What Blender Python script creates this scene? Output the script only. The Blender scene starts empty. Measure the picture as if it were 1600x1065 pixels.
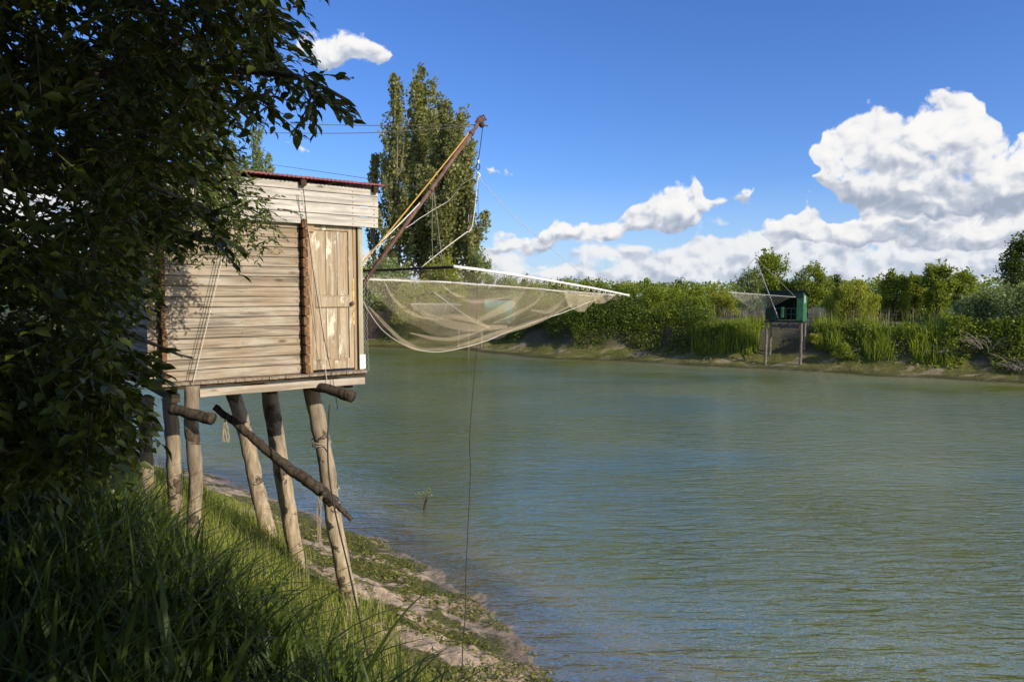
import bpy, math, random
import numpy as np
from mathutils import Vector, Matrix
R = math.radians
rng = np.random.default_rng(7)
random.seed(7)
S = bpy.context.scene
COL = S.collection

# ------------------------------------------------------------ camera
FPX = 1100.0; CAMH = 4.8; PITCH = math.atan((532.5-462)/FPX)
cam_d = bpy.data.cameras.new('camera'); cam = bpy.data.objects.new('camera', cam_d); COL.objects.link(cam)
cam_d.sensor_width = 36; cam_d.lens = 36*FPX/1600; cam_d.clip_end = 6000; cam_d.clip_start = 0.05
cam.location = (0, 0, CAMH); cam.rotation_euler = (math.pi/2-PITCH, 0, 0)
S.camera = cam
S.view_settings.view_transform = 'Standard'; S.view_settings.look = 'None'
S.view_settings.exposure = 0.0; S.view_settings.gamma = 1
S.cycles.max_bounces = 8; S.cycles.transparent_max_bounces = 24
S.cycles.use_denoising = True; S.cycles.use_adaptive_sampling = True; S.cycles.adaptive_threshold = .02; S.cycles.sample_clamp_indirect = 4; S.cycles.sample_clamp_direct = 8

# ------------------------------------------------------------ sun
SUN_EL = R(26); SUN_AZ = R(127)          # azimuth measured from +Y (view direction) clockwise
sun_dir = Vector((math.sin(SUN_AZ)*math.cos(SUN_EL), math.cos(SUN_AZ)*math.cos(SUN_EL), math.sin(SUN_EL)))
sd = bpy.data.lights.new('sun', 'SUN'); sd.energy = 5.0; sd.angle = R(0.5); sd.color = (1, .90, .73)
so = bpy.data.objects.new('sun', sd); COL.objects.link(so)
so.rotation_euler = sun_dir.to_track_quat('Z', 'Y').to_euler()

# ------------------------------------------------------------ world: sky and clouds
W = bpy.data.worlds.new('World'); S.world = W; W.use_nodes = True
nt = W.node_tree; nt.nodes.clear()
class NG:
    def __init__(s, t): s.t = t
    def n(s, typ, **k):
        q = s.t.nodes.new(typ)
        for a, b in k.items(): setattr(q, a, b)
        return q
    def put(s, sock, v):
        if isinstance(v, bpy.types.NodeSocket): s.t.links.new(v, sock)
        elif v is not None: sock.default_value = v
    def m(s, op, a, b=None, c=None, clamp=False):
        q = s.n('ShaderNodeMath', operation=op, use_clamp=clamp)
        for i, v in enumerate((a, b, c)): 
            if v is not None: s.put(q.inputs[i], v)
        return q.outputs[0]
    def v(s, op, a, b=None):
        q = s.n('ShaderNodeVectorMath', operation=op)
        s.put(q.inputs[0], a)
        if b is not None: s.put(q.inputs[1], b)
        return q.outputs[1] if op in ('LENGTH', 'DOT_PRODUCT') else q.outputs[0]
    def noise(s, vec, scale, detail=4, rough=.55, dist=0, lac=2.0, out=0, dim='3D'):
        q = s.n('ShaderNodeTexNoise', noise_dimensions=dim); s.put(q.inputs['Vector'], vec)
        q.inputs['Scale'].default_value = scale; q.inputs['Detail'].default_value = detail
        q.inputs['Roughness'].default_value = rough; q.inputs['Distortion'].default_value = dist
        return q.outputs[out]
    def ramp(s, x, a, b, c=0., d=1., smooth=True):
        q = s.n('ShaderNodeMapRange'); q.interpolation_type = 'SMOOTHSTEP' if smooth else 'LINEAR'
        s.put(q.inputs[0], x)
        for i, v in enumerate((a, b, c, d)): s.put(q.inputs[i+1], v)
        return q.outputs[0]
    def mix(s, f, a, b, mode='MIX'):
        q = s.n('ShaderNodeMix', data_type='RGBA', blend_type=mode)
        s.put(q.inputs[0], f); s.put(q.inputs[6], a if isinstance(a, bpy.types.NodeSocket) else (*a, 1))
        s.put(q.inputs[7], b if isinstance(b, bpy.types.NodeSocket) else (*b, 1)); return q.outputs[2]
    def comb(s, x, y, z):
        q = s.n('ShaderNodeCombineXYZ'); s.put(q.inputs[0], x); s.put(q.inputs[1], y); s.put(q.inputs[2], z); return q.outputs[0]
    def sep(s, v):
        q = s.n('ShaderNodeSeparateXYZ'); s.put(q.inputs[0], v); return q.outputs

# cloud field: angles in thousandths of 1/1.1 rad, so one unit is about one photo pixel of arc
def azel(px, py):
    x = (px-800)/FPX; z = (462-py)/FPX
    return math.atan(x)*FPX, math.atan(z/math.sqrt(1+x*x))*FPX
# each layer: stops of (x, top y, base y) as seen in the photograph's angles; gaps carry top below base
LAY = [
 [(-400,262,400),(60,250,400),(140,262,380),(200,330,340),(232,360,330),(420,240,232),(446,214,236),(470,222,232),(480,240,232),
  (735,410,385),(752,380,405),(826,356,402),(868,328,390),(892,338,388),(930,344,390),(968,330,386),(998,298,374),(1032,290,362),(1062,288,366),(1086,264,362),(1104,284,340),(1140,300,325),(1164,290,312),(1178,330,295),(1190,350,330),(1200,330,392),(1228,330,392),(1254,304,388),(1310,345,392),(1370,318,392),(1700,290,400)],
 [(-400,210,140),(455,110,80),(474,66,108),(510,52,114),(576,50,114),(604,70,108),(616,110,80),(740,290,262),(766,268,278),(800,262,276),(812,290,262),(1245,330,290),
  (1264,250,296),(1282,205,310),(1318,180,322),(1350,162,336),(1392,182,345),(1420,168,350),(1452,152,350),(1478,138,352),(1508,144,352),(1530,190,352),(1556,222,352),(1580,200,355),(1640,182,360),(1760,200,365),(1960,240,350),(2100,330,340)],
]
LOW = [(-400,380,450),(200,400,450),(700,395,450),(760,380,450),(840,382,450),(940,405,450),(1010,385,450),(1100,360,450),(1180,345,450),(1260,350,450),(1360,345,450),(1500,330,450),(1700,330,450),(1960,330,450)]
def AZN(px): return (azel(px, 0)[0]+900)/1800
w = NG(nt)
tc = w.n('ShaderNodeTexCoord').outputs['Generated']
nx, ny, nz = w.sep(w.v('NORMALIZE', tc))
az = w.m('MULTIPLY', w.m('ARCTAN2', nx, ny), FPX); el = w.m('MULTIPLY', w.m('ARCSINE', nz), FPX)
pv = w.comb(az, el, 0)
wn_ = w.noise(pv, .016, 2, .55, out=1, dim='2D')
wp = w.v('ADD', pv, w.v('MULTIPLY', w.v('SUBTRACT', wn_, (.5, .5, .5)), (70, 46, 0)))
wx, wy, _ = w.sep(wp)
azn = w.m('MULTIPLY_ADD', wx, 1/1800, .5)
wp2 = w.v('ADD', pv, w.v('MULTIPLY', w.v('SUBTRACT', wn_, (.5, .5, .5)), (26, 20, 0)))
def billow(off, det):
    vo = w.n('ShaderNodeTexVoronoi', feature='SMOOTH_F1', voronoi_dimensions='2D'); w.put(vo.inputs['Vector'], w.v('MULTIPLY', w.v('ADD', wp2, off), (1, 1.12, 0)))
    vo.inputs['Scale'].default_value = .030; vo.inputs['Detail'].default_value = det; vo.inputs['Roughness'].default_value = .50; vo.inputs['Smoothness'].default_value = .6
    return vo.outputs['Distance']
def soft(off): return w.noise(w.v('MULTIPLY', w.v('ADD', wp2, off), (1, 1.25, 0)), .017, 4, .55, dim='2D')
B0 = billow((0, 0, 0), 2.6); B1 = billow((4, 8, 0), 1.6)
S0 = soft((0, 0, 0)); S1 = soft((7, 15, 0))
fz_ = w.noise(wp2, .07, 5, .62, dim='2D')
N0c = w.m('ADD', w.m('MULTIPLY_ADD', B0, -.75, .30), w.m('ADD', w.m('MULTIPLY_ADD', S0, 1.0, -.5), w.m('MULTIPLY_ADD', fz_, .95, -.475)))
NS = w.m('ADD', w.m('MULTIPLY', w.m('SUBTRACT', B1, billow((0, 0, 0), 1.6)), .75), w.m('MULTIPLY', w.m('SUBTRACT', S0, S1), 1.9))
sky_in = None
def curve(stops):
    q = w.n('ShaderNodeValToRGB'); w.put(q.inputs[0], azn); c_ = q.color_ramp; els = c_.elements
    while len(els) > 1: els.remove(els[-1])
    for i, (x, t_, b_) in enumerate(stops):
        e1 = azel(x, t_)[1]/600+.2; e2 = azel(x, b_)[1]/600+.2; v_ = (max(0, e1), max(0, e2), 0, 1)
        if i == 0: els[0].position = AZN(x); els[0].color = v_
        else: q2 = els.new(AZN(x)); q2.color = v_
    r_, g_, _b = w.sep(q.outputs[0])
    return w.m('MULTIPLY_ADD', r_, 600, -120), w.m('MULTIPLY_ADD', g_, 600, -120)
def tone(x):
    q = w.n('ShaderNodeValToRGB'); w.put(q.inputs[0], x); cr = q.color_ramp
    cr.elements[0].position = 0; cr.elements[0].color = (.37, .43, .54, 1); cr.elements[1].position = 1; cr.elements[1].color = (.97, .955, .935, 1)
    e_ = cr.elements.new(.35); e_.color = (.56, .60, .69, 1); e_ = cr.elements.new(.68); e_.color = (.88, .885, .90, 1); return q.outputs[0]
def cloud_layer(under, stops, soft_t, soft_b, amp, bias, hazy=0.0, dens=None, sharp=.34, cont=.8):
    top, base = curve(stops)
    dt = w.m('MULTIPLY', w.m('SUBTRACT', top, wy), 1/soft_t); db = w.m('MULTIPLY', w.m('SUBTRACT', wy, base), 1/soft_b)
    d = w.m('MINIMUM', w.m('MINIMUM', dt, db), 1.0)
    D = w.m('ADD', d, w.m('MULTIPLY', N0c, amp))
    if dens is not None: D = w.m('ADD', D, dens)
    al = w.ramp(D, .0, sharp)
    h_ = w.m('DIVIDE', w.m('SUBTRACT', wy, base), w.m('MAXIMUM', w.m('SUBTRACT', top, base), 12))
    l_ = w.m('ADD', w.m('MULTIPLY', NS, cont), w.ramp(h_, -.05, .72, bias-.06, bias+.66))
    l_ = w.m('ADD', l_, w.ramp(D, .0, .8, .14, 0), clamp=True)
    c_ = tone(l_)
    if hazy: c_ = w.mix(hazy, c_, (.62, .70, .82))
    return al, c_
sky = w.n('ShaderNodeTexSky', sky_type='NISHITA'); sky.sun_disc = False
sky.sun_elevation = SUN_EL; sky.sun_rotation = SUN_AZ; sky.air_density = 1.0; sky.dust_density = .25; sky.ozone_density = 2.2
SKY_STR = .12; SKY_TINT = (.74, .94, 1.44)
hs = w.n('ShaderNodeHueSaturation'); w.put(hs.inputs['Color'], sky.outputs[0]); hs.inputs['Saturation'].default_value = 1.15
inv = 1/SKY_STR     # clouds are given in display-linear brightness
lown = w.noise(w.v('MULTIPLY', wp, (.010, .028, 1)), 1.0, 2, .5, dim='2D')
skyc = w.mix(1.0, hs.outputs[0], SKY_TINT, 'MULTIPLY')
out_ = w.mix(1.0, skyc, (SKY_STR,)*3, 'MULTIPLY')
out_ = w.mix(w.ramp(w.m('ABSOLUTE', el), 0, 170, .55, 0, False), out_, (.50, .66, .88))
for st_, a1, a2, a3, bi, hz_, dn_, shp, cn in ((LOW, 26, 16, .9, .22, .30, w.m('MULTIPLY_ADD', lown, 3.0, -1.15), .75, 1.0), (LAY[0], 18, 12, .95, .12, .04, None, .5, .85), (LAY[1], 22, 15, 1.0, .12, 0, None, .5, .78)):
    al, c_ = cloud_layer(out_, st_, a1, a2, a3, bi, hz_, dn_, shp, cn); out_ = w.mix(al, out_, c_)
# unseen broken cloud, added above the frame to whiten the water's reflections
hn = w.noise(w.v('MULTIPLY', wp, (.009, .011, 1)), 1.0, 5, .6, dim='2D')
hd = w.m('MULTIPLY', w.ramp(w.m('ADD', hn, w.m('MULTIPLY', w.ramp(az, -200, 600), .06)), .545, .66), w.ramp(el, 500, 640))
out_ = w.mix(hd, out_, tone(w.ramp(hn, .5, .72, .95, .45)))
fin = w.mix(1.0, out_, (inv, inv, inv), 'MULTIPLY')
bg = w.n('ShaderNodeBackground'); w.put(bg.inputs[0], fin); bg.inputs[1].default_value = SKY_STR
nt.links.new(bg.outputs[0], w.n('ShaderNodeOutputWorld').inputs[0])

# ------------------------------------------------------------ helpers
def P(px, py, Y):
    a = (px-800)/FPX; b = -(py-532.5)/FPX
    d = np.array([a, math.cos(PITCH)+b*math.sin(PITCH), -math.sin(PITCH)+b*math.cos(PITCH)])
    q = d*(Y/d[1]); q[2] += CAMH
    return Vector(q)
def tag(o, label=None, cat=None, group=None, kind=None):
    for k, v in (('label', label), ('category', cat), ('group', group), ('kind', kind)):
        if v: o[k] = v
    return o
def empty(name, loc, rz=0):
    o = bpy.data.objects.new(name, None); COL.objects.link(o); o.location = loc; o.rotation_euler = (0, 0, rz); o.empty_display_size = .2
    return o
def link(name, me, mat, parent=None, smooth=False):
    o = bpy.data.objects.new(name, me); COL.objects.link(o)
    if mat: me.materials.append(mat)
    if parent: o.parent = parent
    if smooth: me.polygons.foreach_set('use_smooth', [True]*len(me.polygons))
    return o
def npmesh(name, V, Fq, attrs=None, uv=None):
    """V (n,3); Fq (m,k) all faces with k corners"""
    me = bpy.data.meshes.new(name); n = len(V); m, k = Fq.shape
    me.vertices.add(n); me.vertices.foreach_set('co', np.ascontiguousarray(V, dtype=np.float32).ravel())
    me.loops.add(m*k); me.loops.foreach_set('vertex_index', np.ascontiguousarray(Fq, dtype=np.int32).ravel())
    me.polygons.add(m); me.polygons.foreach_set('loop_start', np.arange(0, m*k, k, dtype=np.int32))
    if attrs:
        for a, d in attrs.items():
            at = me.attributes.new(a, 'FLOAT', 'POINT'); at.data.foreach_set('value', np.ascontiguousarray(d, dtype=np.float32))
    if uv is not None:
        ul = me.uv_layers.new(name='UVMap'); ul.data.foreach_set('uv', np.ascontiguousarray(uv[Fq.ravel()], dtype=np.float32).ravel())
    me.update(calc_edges=True); me.validate(); return me
class MB:
    def __init__(s): s.v = []; s.f = []; s.a = []
    def add(s, vs, fs, val=None):
        b = len(s.v); s.v += [tuple(v) for v in vs]; s.f += [tuple(i+b for i in f) for f in fs]
        s.a += [random.random() if val is None else val]*len(vs)
    def box(s, x0, x1, y0, y1, z0, z1, val=None, M=None, bev=0, wob=0):
        """a box with chamfered long edges when bev is given (long axis x or z)"""
        xs, ys, zs = (x0, x1), (y0, y1), (z0, z1)
        if bev:
            lx, ly, lz = x1-x0, y1-y0, z1-z0
            if lx >= lz and lx >= ly: prof = [(y0+bev, z0), (y1-bev, z0), (y1, z0+bev), (y1, z1-bev), (y1-bev, z1), (y0+bev, z1), (y0, z1-bev), (y0, z0+bev)]; mk = lambda t, p: (t, p[0], p[1]); ends = xs
            elif lz >= ly: prof = [(x0+bev, y0), (x1-bev, y0), (x1, y0+bev), (x1, y1-bev), (x1-bev, y1), (x0+bev, y1), (x0, y1-bev), (x0, y0+bev)]; mk = lambda t, p: (p[0], p[1], t); ends = zs
            else: prof = [(x0+bev, z0), (x1-bev, z0), (x1, z0+bev), (x1, z1-bev), (x1-bev, z1), (x0+bev, z1), (x0, z1-bev), (x0, z0+bev)]; mk = lambda t, p: (p[0], t, p[1]); ends = ys
            N = 8 if wob else 1; vs = []
            for i in range(N+1):
                t = ends[0]+(ends[1]-ends[0])*i/N; dx, dz = (random.uniform(-wob, wob), random.uniform(-wob, wob)) if wob else (0, 0)
                vs += [mk(t, (p[0]+dx, p[1]+dz)) for p in prof]
            fs = [(i*8+j, i*8+(j+1) % 8, (i+1)*8+(j+1) % 8, (i+1)*8+j) for i in range(N) for j in range(8)]
            fs += [tuple(range(7, -1, -1)), tuple(N*8+j for j in range(8))]
        else:
            vs = [(x, y, z) for z in zs for y in ys for x in xs]
            fs = [(0, 2, 3, 1), (4, 5, 7, 6), (0, 1, 5, 4), (2, 6, 7, 3), (0, 4, 6, 2), (1, 3, 7, 5)]
        if M: vs = [M @ Vector(v) for v in vs]
        s.add(vs, fs, val)
    def tube(s, pts, r, n=8, cap=True, rough=0, val=None):
        pts = [Vector(p) for p in pts]; m = len(pts)
        rr = [r]*m if not hasattr(r, '__len__') else list(r)
        t0 = (pts[1]-pts[0]).normalized(); up = Vector((0, 0, 1)) if abs(t0.z) < .9 else Vector((1, 0, 0))
        x = t0.cross(up).normalized(); vs = []
        ph = [random.uniform(1-rough, 1+rough) for _ in range(n)]
        for i, p in enumerate(pts):
            t = (pts[min(i+1, m-1)]-pts[max(i-1, 0)]).normalized()
            x = (x-t*x.dot(t)).normalized(); y = t.cross(x)
            for j in range(n):
                a = 2*math.pi*j/n; q = rr[i]*(ph[j]*(1+random.uniform(-rough, rough)*.6) if rough else 1)
                vs.append(p+x*(q*math.cos(a))+y*(q*math.sin(a)))
        fs = [(i*n+j, i*n+(j+1) % n, (i+1)*n+(j+1) % n, (i+1)*n+j) for i in range(m-1) for j in range(n)]
        if cap: fs += [tuple(range(n-1, -1, -1)), tuple((m-1)*n+j for j in range(n))]
        s.add(vs, fs, val)
    def build(s, name, mat, parent=None, smooth=False):
        me = bpy.data.meshes.new(name); me.from_pydata(s.v, [], s.f)
        at = me.attributes.new('var', 'FLOAT', 'POINT'); at.data.foreach_set('value', s.a)
        me.update(); return link(name, me, mat, parent, smooth)
def resample(pts, n, sag=0, wob=0):
    pts = [Vector(p) for p in pts]; L = [0]
    for a, b in zip(pts, pts[1:]): L.append(L[-1]+(b-a).length)
    out = []
    for i in range(n):
        d = L[-1]*i/(n-1); k = 0
        while k < len(L)-2 and L[k+1] < d: k += 1
        t = (d-L[k])/max(1e-6, L[k+1]-L[k])
        p0, p1, p2, p3 = pts[max(k-1, 0)], pts[k], pts[k+1], pts[min(k+2, len(pts)-1)]
        q = .5*((2*p1)+(p2-p0)*t+(2*p0-5*p1+4*p2-p3)*t*t+(3*p1-3*p2+p3-p0)*t**3)
        f = i/(n-1); q = q+Vector((random.uniform(-wob, wob), random.uniform(-wob, wob), random.uniform(-wob, wob)-sag*4*f*(1-f)))
        out.append(q)
    return out

# ------------------------------------------------------------ materials
def mat(name):
    m = bpy.data.materials.new(name); m.use_nodes = True; t = m.node_tree; t.nodes.clear()
    k = NG(t); out = k.n('ShaderNodeOutputMaterial'); return m, k, out
def principled(k, out, col, rough=.7, bump=None, bdist=.01, metal=0, spec=.4):
    b = k.n('ShaderNodeBsdfPrincipled'); k.put(b.inputs['Base Color'], col if isinstance(col, bpy.types.NodeSocket) else (*col, 1))
    k.put(b.inputs['Roughness'], rough); b.inputs['Metallic'].default_value = metal; b.inputs['Specular IOR Level'].default_value = spec
    if bump is not None:
        q = k.n('ShaderNodeBump'); q.inputs['Distance'].default_value = bdist; k.put(q.inputs['Height'], bump); k.put(b.inputs['Normal'], q.outputs[0])
    k.t.links.new(b.outputs[0], out.inputs[0]); return b
def attr(k, name='var'):
    return k.n('ShaderNodeAttribute', attribute_name=name).outputs['Fac']
def objc(k): return k.n('ShaderNodeTexCoord').outputs['Object']
def wood(name, axis, c0, c1, c2, knots=True, rough=.8, stain=.5, peel=None):
    """weathered timber, grain along one axis of the part"""
    m, k, out = mat(name); o = objc(k); v = attr(k)
    s = {'x': (1.2, 26, 26), 'y': (26, 1.2, 26), 'z': (26, 26, 1.2)}[axis]
    off = k.comb(k.m('MULTIPLY', v, 37), k.m('MULTIPLY', v, 11), k.m('MULTIPLY', v, 23))
    q = k.v('ADD', k.v('MULTIPLY', o, s), off)
    g1 = k.noise(q, 1.0, 6, .65, .35); g2 = k.noise(k.v('ADD', o, off), 3.0, 4, .6); g3 = k.noise(q, 4.0, 3, .6)
    col = k.mix(k.ramp(g1, .36, .60), c0, c1)
    col = k.mix(k.m('MULTIPLY', k.ramp(g2, .42, .70), stain), col, c2)
    col = k.mix(k.ramp(v, 0, 1, 0, .35, False), col, c2)
    if knots:
        vo = k.n('ShaderNodeTexVoronoi'); k.put(vo.inputs['Vector'], k.v('ADD', k.v('MULTIPLY', o, {'x': (2.0, 0, 6), 'y': (0, 2.0, 6), 'z': (6, 0, 2.0)}[axis]), off)); vo.inputs['Scale'].default_value = 1
        col = k.mix(k.ramp(vo.outputs['Distance'], .05, .16, .8, 0), col, tuple(x*.28 for x in c2))
    col = k.mix(k.ramp(g3, .25, .42, .55, 0), col, tuple(x*.35 for x in c2))
    if peel:
        pn = k.noise(k.v('ADD', k.v('MULTIPLY', o, (7, 7, 2.2)), off), 1.0, 7, .7)
        pm = k.m('MULTIPLY', k.ramp(pn, .54, .62), .75)
        col = k.mix(pm, col, peel)
        h = k.m('ADD', k.m('MULTIPLY', pm, .8), k.m('MULTIPLY', g1, .5))
    else: h = k.m('ADD', g1, k.m('MULTIPLY', g3, .5))
    principled(k, out, col, rough, h, .006, spec=.2); return m
def plain(name, col, rough=.6, var=.25, scale=8, metal=0, bump=.2, dist=.004, spec=.4):
    m, k, out = mat(name); n = k.noise(objc(k), scale, 5, .6)
    c = k.mix(k.ramp(n, .3, .7), tuple(x*(1-var) for x in col), tuple(min(1, x*(1+var)) for x in col))
    principled(k, out, c, rough, k.m('MULTIPLY', n, bump), dist, metal, spec); return m
def leafmat(name, c0, c1, trans=.35, rough=.5, back=1.0, spec=.35):
    m, k, out = mat(name); v = attr(k)
    col = k.mix(v, c0, c1)
    b = k.n('ShaderNodeBsdfPrincipled'); k.put(b.inputs['Base Color'], col); b.inputs['Roughness'].default_value = rough; b.inputs['Specular IOR Level'].default_value = spec
    t = k.n('ShaderNodeBsdfTranslucent'); k.put(t.inputs[0], k.mix(1, col, (1.3, 1.25, .5), 'MULTIPLY'))
    mx = k.n('ShaderNodeMixShader'); mx.inputs[0].default_value = trans
    k.t.links.new(b.outputs[0], mx.inputs[1]); k.t.links.new(t.outputs[0], mx.inputs[2]); k.t.links.new(mx.outputs[0], out.inputs[0]); return m

M = {}
M['board'] = wood('weathered_board', 'x', (.165, .14, .11), (.47, .41, .33), (.33, .235, .145), stain=.6)
M['fascia'] = wood('pale_weathered_board', 'x', (.36, .335, .30), (.64, .60, .535), (.38, .34, .29), stain=.4)
M['sideboard'] = wood('side_board', 'y', (.20, .16, .12), (.40, .33, .25), (.20, .14, .09))
M['beam'] = wood('beam_wood', 'x', (.32, .27, .21), (.58, .50, .41), (.30, .23, .16))
M['endgrain'] = wood('end_grain', 'y', (.10, .055, .025), (.26, .15, .075), (.12, .06, .03), knots=False)
M['door'] = wood('door_wood', 'z', (.26, .20, .135), (.50, .41, .29), (.36, .26, .16), knots=False, peel=(.76, .70, .55))
M['doorframe'] = wood('door_frame_wood', 'z', (.28, .18, .10), (.48, .34, .21), (.30, .19, .11), knots=False)
M['jamb'] = wood('jamb_wood', 'z', (.34, .31, .20), (.50, .45, .32), (.30, .27, .18), knots=False)
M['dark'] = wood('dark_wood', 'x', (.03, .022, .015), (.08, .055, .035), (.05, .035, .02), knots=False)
M['redroof'] = plain('dark_red_sheet', (.20, .035, .045), .5, .3, 5)
M['rust'] = plain('rusty_pipe', (.15, .082, .062), .75, .45, 14)
M['white'] = plain('off_white_paint', (.78, .77, .72), .5, .12, 20)
M['yellow'] = plain('yellow_paint', (.52, .37, .12), .7, .4, 20)
M['rope_w'] = plain('pale_rope', (.66, .62, .54), .9, .2, 60)
M['rope_b'] = plain('brown_rope', (.34, .28, .20), .95, .25, 60)
M['rope_y'] = plain('yellow_rope', (.55, .33, .08), .9, .2, 60)
M['rope_g'] = plain('grey_wire', (.22, .20, .17), .6, .2, 60)
M['rope_d'] = plain('dark_cable', (.035, .03, .026), .7, .2, 60)
M['wire'] = plain('galvanised_wire', (.5, .5, .5), .4, .2, 60)
M['green'] = plain('dark_green_boarding', (.030, .135, .058), .65, .35, 3)
M['pgreen'] = plain('pale_green_boarding', (.12, .30, .24), .7, .3, 3)
M['dgreen'] = plain('black_green_trim', (.012, .03, .02), .7, .3, 3)
M['purple'] = plain('faded_purple_sheet', (.16, .06, .08), .7, .3, 3)
M['interior'] = plain('dark_interior', (.015, .014, .012), .9, .3, 3)
M['stilt'] = plain('grey_stilt_wood', (.19, .155, .115), .85, .4, 6)
def post_mat():
    m, k, out = mat('barked_post'); o = objc(k)
    n1 = k.noise(k.v('MULTIPLY', o, (14, 14, 2.0)), 1, 6, .65, .4); n2 = k.noise(o, 2.3, 5, .65, .6); n3 = k.noise(k.v('MULTIPLY', o, (40, 40, 6)), 1, 4, .6)
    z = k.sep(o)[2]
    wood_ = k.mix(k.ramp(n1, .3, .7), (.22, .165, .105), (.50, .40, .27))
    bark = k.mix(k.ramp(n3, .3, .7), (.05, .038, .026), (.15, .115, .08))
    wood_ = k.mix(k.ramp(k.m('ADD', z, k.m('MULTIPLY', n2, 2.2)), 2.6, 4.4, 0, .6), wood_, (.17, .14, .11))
    pm = k.ramp(n2, .565, .60)
    col = k.mix(pm, wood_, bark)
    col = k.mix(k.ramp(n3, .28, .42, .6, 0), col, (.06, .045, .03))
    principled(k, out, col, .85, k.m('ADD', k.m('MULTIPLY', pm, 1.2), k.m('ADD', n1, k.m('MULTIPLY', n3, .5))), .012, spec=.2); return m
M['post'] = post_mat()
M['oldlog'] = wood('charred_log', 'z', (.022, .017, .013), (.10, .078, .056), (.045, .033, .024), knots=False)
M['bark'] = wood('tree_bark', 'z', (.05, .042, .033), (.16, .13, .10), (.08, .065, .05), knots=False)
M['palebark'] = wood('pale_bark', 'z', (.16, .135, .10), (.32, .27, .20), (.2, .16, .12), knots=False)
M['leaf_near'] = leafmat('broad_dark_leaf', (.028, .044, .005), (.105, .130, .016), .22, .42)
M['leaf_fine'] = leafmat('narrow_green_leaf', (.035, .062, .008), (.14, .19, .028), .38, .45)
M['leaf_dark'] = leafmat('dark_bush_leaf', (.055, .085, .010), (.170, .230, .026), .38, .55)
M['leaf_mid'] = leafmat('mid_green_leaf', (.120, .165, .016), (.320, .380, .045), .45, .55)
M['leaf_yel'] = leafmat('yellow_green_leaf', (.200, .230, .024), (.440, .450, .070), .45, .6)
M['leaf_sil'] = leafmat('grey_green_leaf', (.150, .200, .070), (.360, .420, .180), .4, .55)
M['leaf_pop'] = leafmat('poplar_leaf', (.10, .12, .025), (.40, .39, .15), .38, .5)
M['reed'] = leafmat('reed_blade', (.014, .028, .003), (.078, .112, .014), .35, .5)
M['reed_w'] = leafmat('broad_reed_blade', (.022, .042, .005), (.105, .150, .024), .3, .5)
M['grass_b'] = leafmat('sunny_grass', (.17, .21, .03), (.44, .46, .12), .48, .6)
M['reed_far'] = leafmat('far_reed', (.13, .19, .020), (.34, .40, .05), .45, .6)
M['reed_dry'] = leafmat('dry_reed_head', (.20, .17, .09), (.36, .30, .19), .2, .8)
M['algae'] = leafmat('river_weed', (.06, .075, .010), (.27, .27, .045), .25, .6)

# ------------------------------------------------------------ terrain
NEAR = np.array([(-200, 40), (-80, 26), (-30, 21.5), (-15, 20.6), (-11, 20.4), (-7.9, 18.6), (-5.4, 16.3), (-3.1, 14.3), (-1.8, 12.6), (-.28, 10.4), (.56, 8.76), (2.5, 6.2), (4.5, 3), (6.5, -1), (9, -8), (12, -25), (20, -120)], float)
FAR = np.array([(-200, 100), (-80, 80), (-30, 72), (-14.2, 67.7), (-2.8, 61.4), (3.4, 53.9), (10.2, 50.8), (13.8, 48.0), (17.0, 46.7), (19.8, 44.0), (24.2, 40.9), (27.8, 38.3), (34, 34), (45, 24), (60, 5), (72, -25), (90, -120)], float)
def sdist(x, y, poly):
    """distance to a polyline, positive on its left side (walking along it)"""
    best = np.full(x.shape, 1e9); sg = np.ones(x.shape)
    for (ax, ay), (bx, by) in zip(poly[:-1], poly[1:]):
        dx, dy = bx-ax, by-ay; L2 = dx*dx+dy*dy
        t = np.clip(((x-ax)*dx+(y-ay)*dy)/L2, 0, 1); qx, qy = ax+t*dx-x, ay+t*dy-y
        d = np.sqrt(qx*qx+qy*qy); cr = dx*(y-ay)-dy*(x-ax)
        u = d < best-1e-9; best = np.where(u, d, best); sg = np.where(u, np.where(cr > 0, 1, -1), sg)
    return best*sg
_h = np.random.default_rng(3).random((256, 256))
def vnoise(x, y):
    xi = np.floor(x).astype(int); yi = np.floor(y).astype(int); fx = x-xi; fy = y-yi
    fx = fx*fx*(3-2*fx); fy = fy*fy*(3-2*fy); a = _h[xi & 255, yi & 255]; b = _h[(xi+1) & 255, yi & 255]; c = _h[xi & 255, (yi+1) & 255]; d = _h[(xi+1) & 255, (yi+1) & 255]
    return (a*(1-fx)+b*fx)*(1-fy)+(c*(1-fx)+d*fx)*fy-.5
def fbm(x, y, o=4):
    s = 0; a = 1
    for i in range(o): s = s+a*vnoise(x*2**i+i*17.3, y*2**i+i*9.1); a *= .5
    return s
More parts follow.
